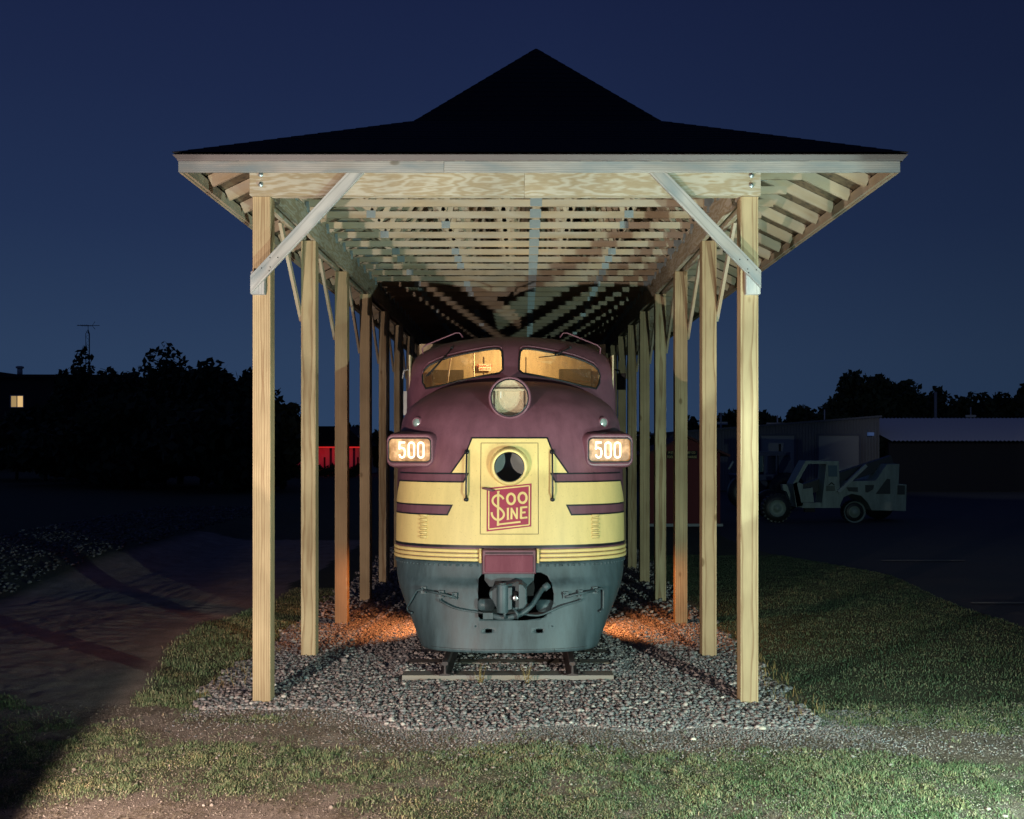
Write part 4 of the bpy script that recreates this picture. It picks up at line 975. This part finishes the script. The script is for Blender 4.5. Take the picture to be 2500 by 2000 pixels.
mb = MB(); p = cp(1259, 1457); mb.cyl((p[0], 12.09, p[1]), (0, 1, 0), .034, .16, 6); mb.build('lock_lift', M['steel'], kn, bevel=.004)
mb = MB(); p = cp(1258, 1457); mb.cyl((p[0] - .01, 12.155, p[1] + .005), (0, 1, 0), .06, .04, 16); mb.build('knuckle_recess', M['dark'], kn)
# air hoses and uncoupling levers
def pp(px, py, off=.05): x, z = plt.surf(px, py, 12.4); return Vector((XC + x, plt.Y(x, z) - off, z))
def smooth_path(P, n=5):
    out = []
    for i in range(len(P) - 1):
        a, b_, c, d = P[max(i - 1, 0)], P[i], P[i + 1], P[min(i + 2, len(P) - 1)]
        for j in range(n):
            t = j / n; out.append(.5 * (2 * b_ + (c - a) * t + (2 * a - 5 * b_ + 4 * c - d) * t * t + (3 * b_ - a - 3 * c + d) * t ** 3))
    return out + [P[-1]]
for pts, s in ((((1076, 1461), (1079, 1467), (1115, 1484), (1168, 1493), (1215, 1498), (1237, 1499)), -1), (((1419, 1461), (1412, 1466), (1372, 1478), (1340, 1492), (1318, 1500), (1295, 1500), (1262, 1495)), 1)):
    mb = MB(); mb.tube(smooth_path([pp(a, b_, .06) for a, b_ in pts]), .0125, 8); 
    L_ = ((1035, 1439), (1078, 1448), (1112, 1457)) if s < 0 else ((1450, 1440), (1418, 1447), (1380, 1456))
    mb.tube([pp(a, b_, .07) for a, b_ in L_], .015, 8)
    H_ = ((1035, 1437), (1022, 1439), (1016, 1444), (1003, 1468), (996, 1482), (1000, 1491), (1007, 1494)) if s < 0 else ((1452, 1438), (1466, 1435), (1472, 1440), (1472, 1470), (1471, 1485), (1463, 1491))
    mb.tube(smooth_path([pp(a, b_, .08) for a, b_ in H_]), .0125, 8)
    for a, b_ in (((1035, 1440), (1078, 1450), (1110, 1455)) if s < 0 else ((1452, 1440), (1416, 1449), (1381, 1453))):
        c = pp(a, b_, .03); mb.box(c.x - .032, c.x + .032, c.y - .02, c.y + .02, c.z - .04, c.z + .045)
        for q in ((-.018, .025), (.018, -.02)): mb.cyl((c.x + q[0], c.y - .03, c.z + q[1]), (0, 1, 0), .012, .03, 6)
    mb.build('uncoupling_lever', M['pilot'], loc)
mb = MB(); hp = [wp(1334, 1433, 12.5), wp(1322, 1441, 12.4), wp(1310, 1460, 12.3), wp(1296, 1480, 12.22), wp(1275, 1497, 12.18), wp(1250, 1506, 12.16), wp(1225, 1508, 12.18), wp(1202, 1503, 12.25)]
mb.tube(smooth_path(hp), .033, 10); mb.tube([wp(1339, 1428, 12.45), wp(1328, 1437, 12.42)], .045, 10); mb.box(hp[-1].x - .11, hp[-1].x + .01, 12.2, 12.28, hp[-1].z - .035, hp[-1].z + .04); mb.build('air_hose', M['pilot'], loc)
mb = MB()
for px in (1240, 1256): c = wp(px, 1500, 12.1); mb.tube([c + Vector((0, 0, .06)), c + Vector((.005 * (px - 1248), -.02, 0)), c + Vector((.004 * (px - 1248), 0, -.05))], [.014, .02, .016], 8)
mb.build('glad_hand', M['pilot'], loc)
mb = MB(); a = wp(1180, 1478, 12.3); mb.loft([rrect(a.x + .035, a.z, .1, .065, .04, 12.5), rrect(a.x + .035, a.z, .1, .065, .04, 12.32)]); mb.build('junction_box', M['pilot'], loc)
a = wp(1331, 1480, 12.5); mb = MB(); mb.loft([rrect(a.x, a.z, .11, .07, .05, 12.66), rrect(a.x, a.z, .11, .07, .05, 12.5)]); mb.build('heater_box', M['pilot'], loc)
# --- trucks and tank below
for ty in (17.4, 26.2):
    mb = MB()
    for s in (-1, 1):
        for dy in (-1.37, 1.37): mb.cyl((XC + s * .75, ty + dy, .255 + .5), (1, 0, 0), .5, .12, 28)
        mb.box(XC + s * 1.02 - .06, XC + s * 1.02 + .06, ty - 1.7, ty + 1.9, .62, .86)
    mb.build('truck', M['dark'], loc)
mb = MB(); mb.box(XC - 1.25, XC + 1.25, 20.3, 23.3, .5, 1.0); mb.build('fuel_tank', M['dark'], loc)
# amber work lamps burning under the frame
for s in (-1, 1): lamp('amber_track_lamp', 'SPOT', (XC + s * 1.22, 15.2, .84), 125, (1, .34, .11), aim=(XC + s * 2.5, 15.5, -.1), spot_size=R(112), spot_blend=.6, shadow_soft_size=.05)

# ================================================================== BACKGROUND
def foliage(name, seedv, m, c, rx, ry, rz, n, lobes, parent, sz=.22):
    rs = np.random.default_rng(seedv); cent = []
    for _ in range(lobes):
        d = rs.normal(size=3); d /= np.linalg.norm(d); q = rs.uniform(.35, .8); cent.append((np.array([rx, ry, rz]) * d * q, rs.uniform(.25, .5)))
    P = []
    for i in range(n):
        cc, rad = cent[rs.integers(lobes)]; d = rs.normal(size=3); d /= np.linalg.norm(d); P.append(cc + d * rad * np.array([rx, ry, rz]) * rs.random() ** .4)
    P = np.array(P) + np.array(c); a = rs.normal(size=(n, 3)); a /= np.linalg.norm(a, axis=1)[:, None]; b_ = np.cross(a, rs.normal(size=(n, 3))); b_ /= np.linalg.norm(b_, axis=1)[:, None]
    s_ = rs.uniform(.6, 1.5, n)[:, None] * sz
    V = np.stack([P - a * s_, P + b_ * s_ * .55, P + a * s_, P - b_ * s_ * .55], 1).reshape(-1, 3)
    me = bpy.data.meshes.new(name); me.from_pydata(V.tolist(), [], [(4 * i, 4 * i + 1, 4 * i + 2, 4 * i + 3) for i in range(n)]); me.materials.append(m)
    return link(name, me, parent)
M['leaf'] = mat('night_foliage', (.035, .05, .02), .8)
M['bark'] = mat('bark', (.06, .05, .04), .9)
def tree(X, Y, h, wd, label, group, n=2600, seedv=1, low=.2, sz=.24, lobes=16):
    e_ = empty('tree', (X, Y, 0), label, 'tree', group)
    mb = MB(); rs = random.Random(seedv)
    mb.tube([(X, Y, -.2), (X + .1, Y, h * .3), (X - .1, Y, h * .62), (X, Y, h * .85)], [h * .025, h * .02, h * .012, h * .004], 8)
    for k in range(9):
        a = rs.uniform(0, 6.28); z = h * rs.uniform(.25, .6); r = wd * rs.uniform(.25, .42)
        mb.tube([(X, Y, z), (X + math.cos(a) * r * .5, Y + math.sin(a) * r * .5, z + h * .1), (X + math.cos(a) * r, Y + math.sin(a) * r, z + h * .25)], [h * .01, h * .007, h * .002], 6)
    mb.build('trunk', M['bark'], e_)
    foliage('crown', seedv, M['leaf'], (X, Y, h * (low + 1) / 2), wd * .5, wd * .5, h * (1 - low) / 2, int(n * 2.2), lobes, e_, sz * 1.15)
def top_h(py, Y): return wz(py, Y)
# left: apartment block
AY = 112
apt = empty('apartment_block', (-58, AY, 0), 'long dark three-storey block far left with one lit yellow window', 'building')
mb = MB(); x0, x1 = -100, wx(300, AY); zt = wz(916, AY); mb.box(x0, x1, AY, AY + 14, 0, zt - .3); mb.build('wall', mat('dark_brick_wall', (.05, .035, .03), .9), apt)
mb = MB(); mb.prism([(x0 - .6, zt - .3), (x1 + .6, zt - .3), (x1 + .6, zt), (wx(42, AY), zt + .05), (wx(0, AY), zt + .35), (x0, zt + .4)], AY - .6, AY + 14.5); mb.build('roof', mat('dark_roof', (.02, .02, .02), .9), apt)
mb = MB(); vx = wx(26.5, AY); mb.cyl((vx, AY + 2, wz(903, AY)), (0, 0, 1), .28, 1.1, 12); mb.cyl((vx, AY + 2, wz(894, AY)), (0, 0, 1), .42, .2, 12); mb.build('roof_vent', mat('pale_vent', (.4, .4, .42), .5), apt)
wf = mat('white_frame', (.55, .58, .65), .6)
for r_, (ya, yb) in enumerate(((965, 996), (1028, 1059), (1092, 1123))):
    for c_ in range(2):
        if c_ and r_ == 0: continue
        xa, xb = (wx(26, AY), wx(59.5, AY)) if c_ == 0 else (wx(26, AY) - 7.5, wx(59.5, AY) - 7.5)
        za, zb_ = wz(ya, AY), wz(yb, AY); mb = MB()
        for q in ((xa, xb, za - .1, za), (xa, xb, zb_, zb_ + .1), (xa, xa + .1, zb_ + .1, za - .1), (xb - .1, xb, zb_ + .1, za - .1), ((xa + xb) / 2 - .04, (xa + xb) / 2 + .04, zb_ + .1, za - .1)): mb.box(q[0], q[1], AY - .14, AY - .02, q[2], q[3])
        f = mb.build('window', wf, apt)
        mb = MB(); mb.box(xa + .1, (xa + xb) / 2 - .04, AY - .06, AY - .03, zb_ + .1, za - .1)
        mb.build('pane', mat('lit_curtain', (.5, .4, .2), .6, emis=(.36, .24, .10), es=1.0) if r_ == 0 else mat('dark_pane', (.01, .01, .015), .2), f)
        mb = MB(); mb.box((xa + xb) / 2 + .04, xb - .1, AY - .06, AY - .03, zb_ + .1, za - .1)
        mb.build('pane', mat('lit_pane', (.5, .4, .2), .6, emis=(.72, .47, .20), es=1.0) if r_ == 0 else mat('dark_pane'), f)
# antenna tower
TY = 118; tx = wx(214, TY); tw = empty('antenna_mast', (tx, TY, 0), 'thin lattice mast with television aerial rising behind the left treeline', 'mast')
mb = MB(); zt = wz(815, TY)
for dx, dy in ((-.22, 0), (.22, 0), (0, .38)): mb.tube([(tx + dx, TY + dy, 0), (tx + dx, TY + dy, zt), (tx, TY + .13, zt + .5)], .035, 5)
z = 6
while z < zt: mb.tube([(tx - .22, TY, z), (tx + .22, TY, z + .35)], .018, 4); mb.tube([(tx + .22, TY, z + .35), (tx - .22, TY, z + .7)], .018, 4); z += .7
mb.tube([(tx, TY + .13, zt), (tx, TY + .13, wz(793, TY))], .03, 5); mb.build('lattice', mat('mast_steel', (.12, .13, .15), .5), tw)
mb = MB(); az = wz(795, TY); mb.tube([(wx(188, TY), TY, az), (wx(243, TY), TY, az)], .035, 5); mb.tube([(wx(232, TY), TY, az + .45), (wx(225, TY), TY, az), (wx(232, TY), TY, az - .42)], .03, 5)
for px in (196, 202, 207, 212, 217): mb.tube([(wx(px, TY), TY - .7, az), (wx(px, TY), TY + .7, az)], .02, 4)
mb.build('aerial', mat('mast_steel'), tw)
lt = [(150, 910, 90, 3.0), (182, 868, 85, 4.0), (238, 905, 80, 5), (282, 880, 78, 5.5), (335, 893, 75, 6), (392, 885, 74, 6), (440, 858, 72, 6.5), (495, 872, 70, 7), (548, 876, 68, 7), (605, 888, 66, 6), (650, 1010, 62, 4), (690, 948, 64, 3.8), (40, 1010, 80, 8), (110, 985, 78, 9), (200, 1000, 70, 9), (300, 975, 66, 9), (400, 965, 64, 10), (500, 960, 62, 10), (590, 975, 60, 8)]
tl = ['narrow dark tree standing left of the aerial mast', 'tall spire-topped tree just left of the aerial mast', 'low round tree just right of the aerial mast', 'twin-topped tree right of the aerial mast', 'low bushy tree in the dip of the left treeline',
      'bushy tree left of the tallest crown in the left treeline', 'tallest crown of the left treeline with a leafy tip', 'broad tree right of the tallest left crown', 'broad rounded tree nearing the front left post', 'tree whose crown is cut by the front left post', 'low shrub-like tree seen between the first two left posts', 'lacy open tree seen just right of the front left post']
for i, (px, py, Y, wd) in enumerate(lt):
    lab = tl[i] if i < len(tl) else 'black bushy tree in the unlit mass low at the far left'
    h = top_h(py, Y); tree(wx(px, Y), Y, h, wd, lab, 'trees along the left skyline' if i < len(tl) else 'unlit trees low in the left treeline', 2400 if i != 11 else 1100, 100 + i, .05, .20 if i < 12 else .3)
# the red lit house
HY = 92; hs = empty('red_lit_house', (wx(810, HY), HY, 0), 'low house washed in red light, seen between the left posts', 'house')
mb = MB(); xa, xb = wx(700, HY), wx(884, HY); mb.box(xa, xb, HY + 1.5, HY + 9, 0, 2.55); mb.build('wall', mat('white_siding', (.6, .6, .6), .8), hs)
mb = MB(); mb.prism([(xa - .5, 2.6), (xb + .5, 2.6), (xb - 1.5, 4.4), (xa + 1.5, 4.4)], HY + .2, HY + 9.5); mb.build('roof', mat('dark_roof'), hs)
mb = MB(); mb.box(xa - .4, wx(900, HY), HY + .1, HY + .16, 2.44, 2.56); mb.build('red_neon', mat('red_neon_tube', (.5, 0, 0), .4, emis=(1, .03, .03), es=.55), hs)
for px in (803, 860): mb = MB(); mb.box(wx(px, HY), wx(px + 5, HY), HY + .3, HY + .5, 0, 2.5); mb.build('porch_post', mat('dark_post', (.02, .03, .08), .8), hs)
for px in (786, 868): mb = MB(); mb.box(wx(px, HY), wx(px + 4, HY), HY + .8, HY + .9, .2, 1.6); mb.build('railing', M['dark'], hs)
mb = MB(); mb.prism([(wx(812, HY), 3.3), (wx(826, HY), 3.3), (wx(826, HY), 4.0), (wx(819, HY), 4.35), (wx(812, HY), 4.0)], HY + .6, HY + 2); mb.build('dormer', mat('pale_siding', (.3, .32, .36), .8), hs)
mb = MB(); mb.prism([(wx(848, HY), 2.9), (wx(880, HY), 2.8), (wx(873, HY), 3.6), (wx(860, HY), 3.2)], HY + .4, HY + .6); mb.build('gable', mat('pale_siding'), hs)
lamp('red_porch_light', 'AREA', (wx(800, HY), HY + .7, 2.4), 55, (1, .02, .03), aim=(wx(800, HY), HY + 1.5, 1.0), size=5)
for i, (px, py, Y, wd, lab) in enumerate(((762, 1040, 98, 3.2, 'small tree behind the red lit house'), (860, 1030, 104, 4.2, 'rounded tree right of the red lit house roof'), (935, 1038, 100, 4, 'dark tree just left of the engine, low on the horizon'), (1560, 1045, 90, 5, 'dark tree on the horizon behind the rear right posts'))):
    tree(wx(px, Y), Y, top_h(py, Y), wd, lab, 'small trees on the horizon behind the shelter', 1500, 140 + i, .05, .2)
hg = empty('hedge', (wx(800, 84), 84, 0), 'dark low hedge in front of the red lit house', 'hedge')
for q in range(6): foliage('shrub', 170 + q, M['leaf'], (wx(710 + q * 34, 84), 84, .5), .95, .6, .62, 700, 8, hg, .12)
# tool shed
SY = 35.0; sd = empty('tool_shed', (wx(1676, SY), SY, 0), 'small red gabled tool shed with black and gold sign behind the right posts', 'shed')
mb = MB(); xa, xb, xm = wx(1588, SY), wx(1757, SY), wx(1675, SY); ze = wz(1103, SY); zp = wz(1066, SY); mb.prism([(xa, 0.05), (xb, .05), (xb, ze), (xm, zp - .05), (xa, ze)], SY, SY + 3); 
mb.cur = 0
for k in range(11): xx = xa + (xb - xa) * k / 10; mb.box(xx - .015, xx + .015, SY - .02, SY, .06, ze)
mb.build('wall', mat('barn_red', (.13, .008, .015), .7), sd)
mb = MB()
for a, c in (((xa - .3, ze - .14), (xm, zp)), ((xm, zp), (xb + .3, ze - .14))):
    mb.bar((a[0], SY + 1.4, a[1]), (c[0], SY + 1.4, c[1]), 3.5, .07)
mb.build('roof', mat('barn_roof', (.06, .008, .012), .7), sd)
mb = MB(); mb.box(xa - .05, xb + .1, SY - .06, SY + .0, 0, .10); mb.build('sill', mat('pale_sill', (.35, .38, .38), .8), sd)
mb = MB(); mb.box(wx(1628, SY), wx(1702, SY), SY - .06, SY - .02, wz(1120, SY), wz(1101, SY)); sg = mb.build('sign', M['dark'], sd)
gold = mat('gold_letters', (.7, .55, .2), .5)
xm2 = wx(1664, SY)
text_mesh('M ST P & S STE M RY CO', .112, gold, (xm2, SY - .065, wz(1105.5, SY)), sg, sx=.76); text_mesh('S', .08, gold, (xm2, SY - .065, wz(1110.8, SY)), sg); text_mesh('TOOL & HAND CAR HOUSE', .112, gold, (xm2, SY - .065, wz(1116, SY)), sg, sx=.72)
# metal building right
BY = 62; bl = empty('metal_warehouse', (wx(1950, BY), BY, 0), 'grey corrugated metal warehouse with sloped roofline and two pale roll-up doors', 'warehouse')
xa, xb = wx(1600, BY), wx(2147, BY); za, zb_ = wz(1062, BY), wz(1019, BY)
mb = MB(); n = 150; vs = []
for k in range(n + 1):
    xx = xa + (xb - xa) * k / n; yy = BY + (.05 if k % 2 else 0); vs += [(xx, yy, 0), (xx, yy, za + (zb_ - za) * k / n)]
mb.add(vs, [(2 * k, 2 * k + 2, 2 * k + 3, 2 * k + 1) for k in range(n)]); mb.box(xb - .02, xb, BY + .05, BY + 20, 0, zb_); mb.build('wall', mat('grey_siding', (.17, .16, .17), .6), bl)
mb = MB(); mb.prism([(xa, za), (xb + .1, zb_), (xb + .1, zb_ + .12), (xa, za + .12)], BY - .15, BY + 20); mb.build('roof', mat('roof_trim', (.10, .10, .13), .6), bl)
for x0, x1 in ((1858, 1938), (1998, 2096)):
    mb = MB(); Zt = wz(1064, BY); mb.box(wx(x0, BY), wx(x1, BY), BY - .05, BY - .02, 0, Zt)
    for k in range(1, 6): z = Zt * k / 6; mb.box(wx(x0, BY), wx(x1, BY), BY - .06, BY - .052, z - .015, z + .015)
    d_ = mb.build('roll_up_door', mat('pale_door', (.33, .32, .31), .6), bl)
    mb = MB(); f0, f1 = wx(x0, BY), wx(x1, BY); mb.box(f0 - .12, f0, BY - .09, BY - .02, 0, Zt + .12); mb.box(f1, f1 + .12, BY - .09, BY - .02, 0, Zt + .12); mb.box(f0, f1, BY - .09, BY - .02, Zt, Zt + .12); mb.build('frame', mat('roof_trim'), d_)
mb = MB(); mb.box(wx(2117, BY), wx(2130, BY), BY - .3, BY - .02, wz(1064, BY), wz(1056, BY)); mb.build('wall_lamp', mat('dim_blue_lamp', (.1, .12, .2), .4, emis=(.02, .04, .10), es=1), bl)
OB = empty('storage_building', (wx(2330, BY), BY + 1, 0), 'low storage building, its front shade coloured in near-black, with pale corrugated roof at the far right', 'building')
mb = MB(); xa, xb = wx(2150, BY), wx(2700, BY); vs = []; n = 110; z0, z1 = wz(1064, BY), wz(1037, BY + 3)
for k in range(n + 1):
    xx = xa + (xb - xa) * k / n; dz = .07 if k % 2 else 0; vs += [(xx, BY - 2, z0 + dz - .35), (xx, BY + 6, z1 + dz + .45)]
mb.add(vs, [(2 * k, 2 * k + 2, 2 * k + 3, 2 * k + 1) for k in range(n)]); mb.build('roof', mat('pale_metal_roof', (.62, .62, .64), .45, .2), OB)
mb = MB(); mb.box(xa, xb, BY - 1.4, BY - 1.2, 0, z0 - .36); mb.build('wall', mat('storage_front_shade', (.012, .012, .018), .9), OB)  # near-black sheet across the front: shade below the roof put into its colour
ts = [(2098, 915, 96, 7, 3000, 'tall bushy tree behind the warehouse roof peak, left crown'), (2160, 908, 97, 7, 3000, 'tallest tree above the warehouse roof peak'), (2040, 985, 95, 6, 1800, 'low dark tree left of the tall pair above the warehouse'), (1965, 995, 94, 6, 2000, 'rounded tree above the middle of the warehouse roof'), (1870, 995, 94, 4.5, 2000, 'tree just right of the front right post'), (1775, 1001, 94, 4.5, 1700, 'tree seen between the two front right posts'),
      (2280, 943, 100, 6, 900, 'thin airy tree behind the white pole'), (2235, 965, 99, 4, 1200, 'small tree between the tallest tree and the airy tree'), (2370, 980, 96, 5, 2000, 'low dark tree right of the airy tree'), (2430, 922, 96, 7.5, 3000, 'large dark tree near the right edge, above the pale roof'), (2495, 935, 95, 7, 3000, 'dark tree cut by the right edge of the picture'), (1690, 1035, 95, 4, 1500, 'low dark tree behind the tool shed')]
for i, (px, py, Y, wd, n, lab) in enumerate(ts): tree(wx(px, Y), Y, top_h(py, Y), wd, lab, 'trees along the right skyline', n * 2, 200 + i, .02, .24, 22)
lamp('yard_lamp', 'SPOT', (21, 36, 9), 1500, (.90, .97, 1.0), aim=(wx(2400, 62), 64, 4), spot_size=R(42), spot_blend=.6, shadow_soft_size=.15)
lamp('telehandler_fill', 'POINT', (14, 24, 8), 75, (.75, 1.0, .92), shadow_soft_size=.3)  # added fill out of view, brightens the telehandler and the lot
# poles
def pole(px, py, Y, r, cross, label, m=None):
    X = wx(px, Y); h = wz(py, Y); e_ = empty('utility_pole', (X, Y, 0), label, 'pole', 'poles on the right skyline'); mb = MB(); mb.tube([(X, Y, 0), (X, Y, h)], r, 6); mb.build('shaft', m or mat('grey_pole', (.12, .12, .13), .8), e_)
    if cross: mb = MB(); mb.box(X - cross, X + cross, Y - .05, Y + .05, h - .8, h - .62); mb.build('crossarm', mat('grey_pole'), e_)
pole(1760, 1008, 70, .07, .45, 'grey pole with short crossarm between the two front right posts', mat('pale_pole', (.28, .28, .30), .7))
pole(2284, 957, 93, .13, 0, 'pale pole standing against the airy tree', mat('pale_pole'))
pole(1898, 1014, 85, .06, .9, 'thin pole with crossarm right of the front right post')
pole(2013, 1000, 85, .05, 0, 'thin bare pole above the warehouse roof')
pole(2370, 994, 80, .05, .4, 'thin light pole above the pale roof', mat('pale_pole'))
# telehandler
VYY = 37.0; SC = VYY / FPX
tv = empty('telehandler', (wx(2050, VYY), VYY, 0), 'pale grey-green telehandler with open cab and lowered boom parked before the warehouse', 'telehandler')
vg = paint('pale_green_paint', (.26, .33, .30), .5, .3)
def vp(px, py): return (wx(px, VYY), max(0.0, wz(py, VYY)))
def tx_(X, Y): return (1600 + X * 700 / 2156, 1000 + Y * 700 / 2156)      # zoomed measuring coordinates
def poly(pts): return [vp(*tx_(*p)) for p in pts]
mb = MB(); mb.prism(poly([(1130, 385), (1380, 388), (1390, 740), (1250, 740), (1285, 410), (1150, 408), (1065, 560), (1105, 730), (1060, 735), (1035, 560)]), VYY, VYY + .9)
mb.prism(poly([(1035, 560), (1065, 545), (1110, 560), (1110, 720), (1065, 735)]), VYY, VYY + .9)
cabv = mb.build('cab', vg, tv)
mb = MB(); mb.prism(poly([(1100, 700), (1250, 700), (1250, 740), (1100, 740)]), VYY, VYY + .9); mb.prism(poly([(1130, 600), (1200, 590), (1210, 700), (1120, 705)]), VYY + .3, VYY + .7); mb.build('seat_base', vg, cabv)
mb = MB(); mb.prism(poly([(1295, 420), (1365, 420), (1368, 505), (1300, 505)]), VYY - .02, VYY - .005); mb.build('side_window', mat('van_glass', (.10, .16, .18), .1, spec=.9), cabv)
mb = MB()
for k in range(5): mb.prism(poly([(1282, 575 + k * 8), (1350, 575 + k * 8), (1350, 579 + k * 8), (1282, 579 + k * 8)]), VYY - .015, VYY - .005)
mb.prism(poly([(1295, 570), (1325, 545), (1350, 568), (1342, 570), (1325, 556), (1305, 570)]), VYY - .015, VYY - .005)
mb.build('hill_emblem', M['dark'], cabv)
mb = MB(); mb.prism(poly([(1390, 600), (1440, 540), (1660, 535), (1745, 410), (1840, 410), (1835, 560), (1895, 565), (1890, 765), (1630, 760), (1600, 700), (1550, 650), (1480, 635), (1420, 660), (1385, 740), (1380, 690)]), VYY + .05, VYY + 1.9)
hull = mb.build('chassis', vg, tv, bevel=.02)
for q in ([(1745, 520), (1768, 525), (1770, 635), (1660, 635)], [(1580, 568), (1648, 568), (1640, 600), (1600, 625), (1582, 622)], [(1440, 585), (1525, 585), (1525, 620), (1455, 615)], [(1825, 570), (1880, 572), (1878, 640), (1822, 640)]):
    mb = MB(); mb.prism(poly(q), VYY + .03, VYY + .045); mb.build('grille', mat('dark_grille', (.04, .05, .05), .6), hull)
mb = MB(); a, c = vp(*tx_(1370, 620)), vp(*tx_(1590, 420)); mb.bar((a[0], VYY - .05, a[1]), (c[0], VYY + .1, c[1]), .12, .11); mb.build('lift_cylinder', mat('pale_cyl', (.35, .4, .38), .4), tv)
mb = MB(); a, c = vp(*tx_(1130, 600)), vp(*tx_(1840, 390)); mb.bar((a[0], VYY + .9, a[1] - .1), (c[0], VYY + .9, c[1]), .4, .42); bo = mb.build('boom', mat('dark_boom', (.03, .035, .045), .5), tv)
text_mesh('SHOOTER', .14, mat('sticker', (.35, .37, .38), .6), (wx(2075, VYY), VYY + .68, wz(1145, VYY)), bo, rot=(R(90), R(-15), 0))
mb = MB(); mb.prism(poly([(965, 565), (1000, 565), (1025, 640), (1025, 690), (1000, 620), (975, 610)]), VYY + .2, VYY + .5); mb.build('front_fender', vg, tv)
mb = MB(); mb.prism(poly([(1120, 740), (1195, 740), (1195, 770), (1120, 770)]), VYY - .1, VYY + .1); mb.build('step', M['dark'], tv)
for cx, cy, r in ((907, 740, 62), (1485, 768, 78)):
    p = vp(*tx_(cx, cy)); rad = p[1] if p[1] > .3 else .5; mb = MB(); mb.lathe((p[0], VYY + .25, p[1]), (0, -1, 0), [(rad * .55, 0), (rad * .98, 0), (rad, .08), (rad, .36), (rad * .95, .42), (rad * .55, .44)], 32)
    for k in range(22):
        a = 2 * math.pi * k / 22; mb.bar((p[0] + math.cos(a) * rad * .97, VYY - .17, p[1] + math.sin(a) * rad * .97), (p[0] + math.cos(a + .12) * rad * .97, VYY + .2, p[1] + math.sin(a + .12) * rad * .97), .07, .07)
    wh = mb.build('wheel', M['rubber'], tv); mb = MB(); q = r * SC * 700 / 2156; mb.lathe((p[0], VYY - .2, p[1]), (0, -1, 0), [(.0001, .05), (q * .3, .06), (q * .35, -.05), (q * .8, -.08), (q, .02), (q * 1.03, .03)], 28); mb.build('rim', mat('pale_rim', (.22, .28, .25), .5), wh)
for dx in (0.1, 3.9):
    X = wx(1900, VYY) + dx; mb = MB(); mb.lathe((X + (.3 if dx > 1 else 0), VYY + 1.9, .55), (0, -1, 0), [(.0001, 0), (.55, 0), (.55, .35), (.0001, .35)], 24); mb.build('wheel', M['rubber'], tv)
# dark blue tractor behind
TY2 = 44; tr = empty('tractor', (wx(1860, TY2), TY2, 0), 'dark blue tractor with boxy cab partly hidden behind the front right post', 'tractor')
def tp(X, Y): px, py = tx_(X, Y); return (wx(px, TY2), wz(py, TY2))
bl_ = mat('navy_paint', (.02, .03, .10), .5)
mb = MB(); mb.prism([tp(*p) for p in ((600, 490), (1060, 480), (1070, 530), (620, 540))], TY2, TY2 + 1.6); mb.prism([tp(*p) for p in ((620, 540), (900, 530), (900, 700), (640, 700))], TY2 + .3, TY2 + 1.4); mb.build('hood', bl_, tr, bevel=.03)
mb = MB()
for X in (770, 815, 905): mb.prism([tp(*p) for p in ((X, 330), (X + 14, 330), (X + 14, 490), (X, 490))], TY2, TY2 + 1.5)
mb.prism([tp(*p) for p in ((740, 315), (1010, 315), (1010, 345), (740, 350))], TY2 - .1, TY2 + 1.6); mb.prism([tp(*p) for p in ((930, 340), (1015, 335), (1050, 480), (930, 480))], TY2 + .1, TY2 + 1.5); ct = mb.build('cab', bl_, tr)
mb = MB(); mb.prism([tp(*p) for p in ((784, 350), (815, 350), (815, 470), (784, 470))], TY2 + .1, TY2 + .13); mb.build('window', mat('van_glass'), ct)
mb = MB(); mb.tube([tp3 for tp3 in [(tp(945, 320)[0], TY2 + .2, tp(945, 320)[1]), (tp(945, 258)[0], TY2 + .2, tp(945, 258)[1])]], .05, 8); mb.build('exhaust', M['dark'], tr)
mb = MB(); mb.tube([(tp(540, 450)[0], TY2 - .3, tp(540, 450)[1]), (tp(575, 390)[0], TY2 - .3, tp(575, 390)[1])], .05, 6); mb.build('loader_arm', mat('pale_cyl'), tr)
for X, r in ((680, .75), (985, .8)):
    p = tp(X, 640); mb = MB(); mb.lathe((p[0], TY2 + .3, r), (0, -1, 0), [(.0001, 0), (r, 0), (r, .5), (r * .5, .5), (.0001, .4)], 28); mb.build('wheel', M['rubber'], tr)
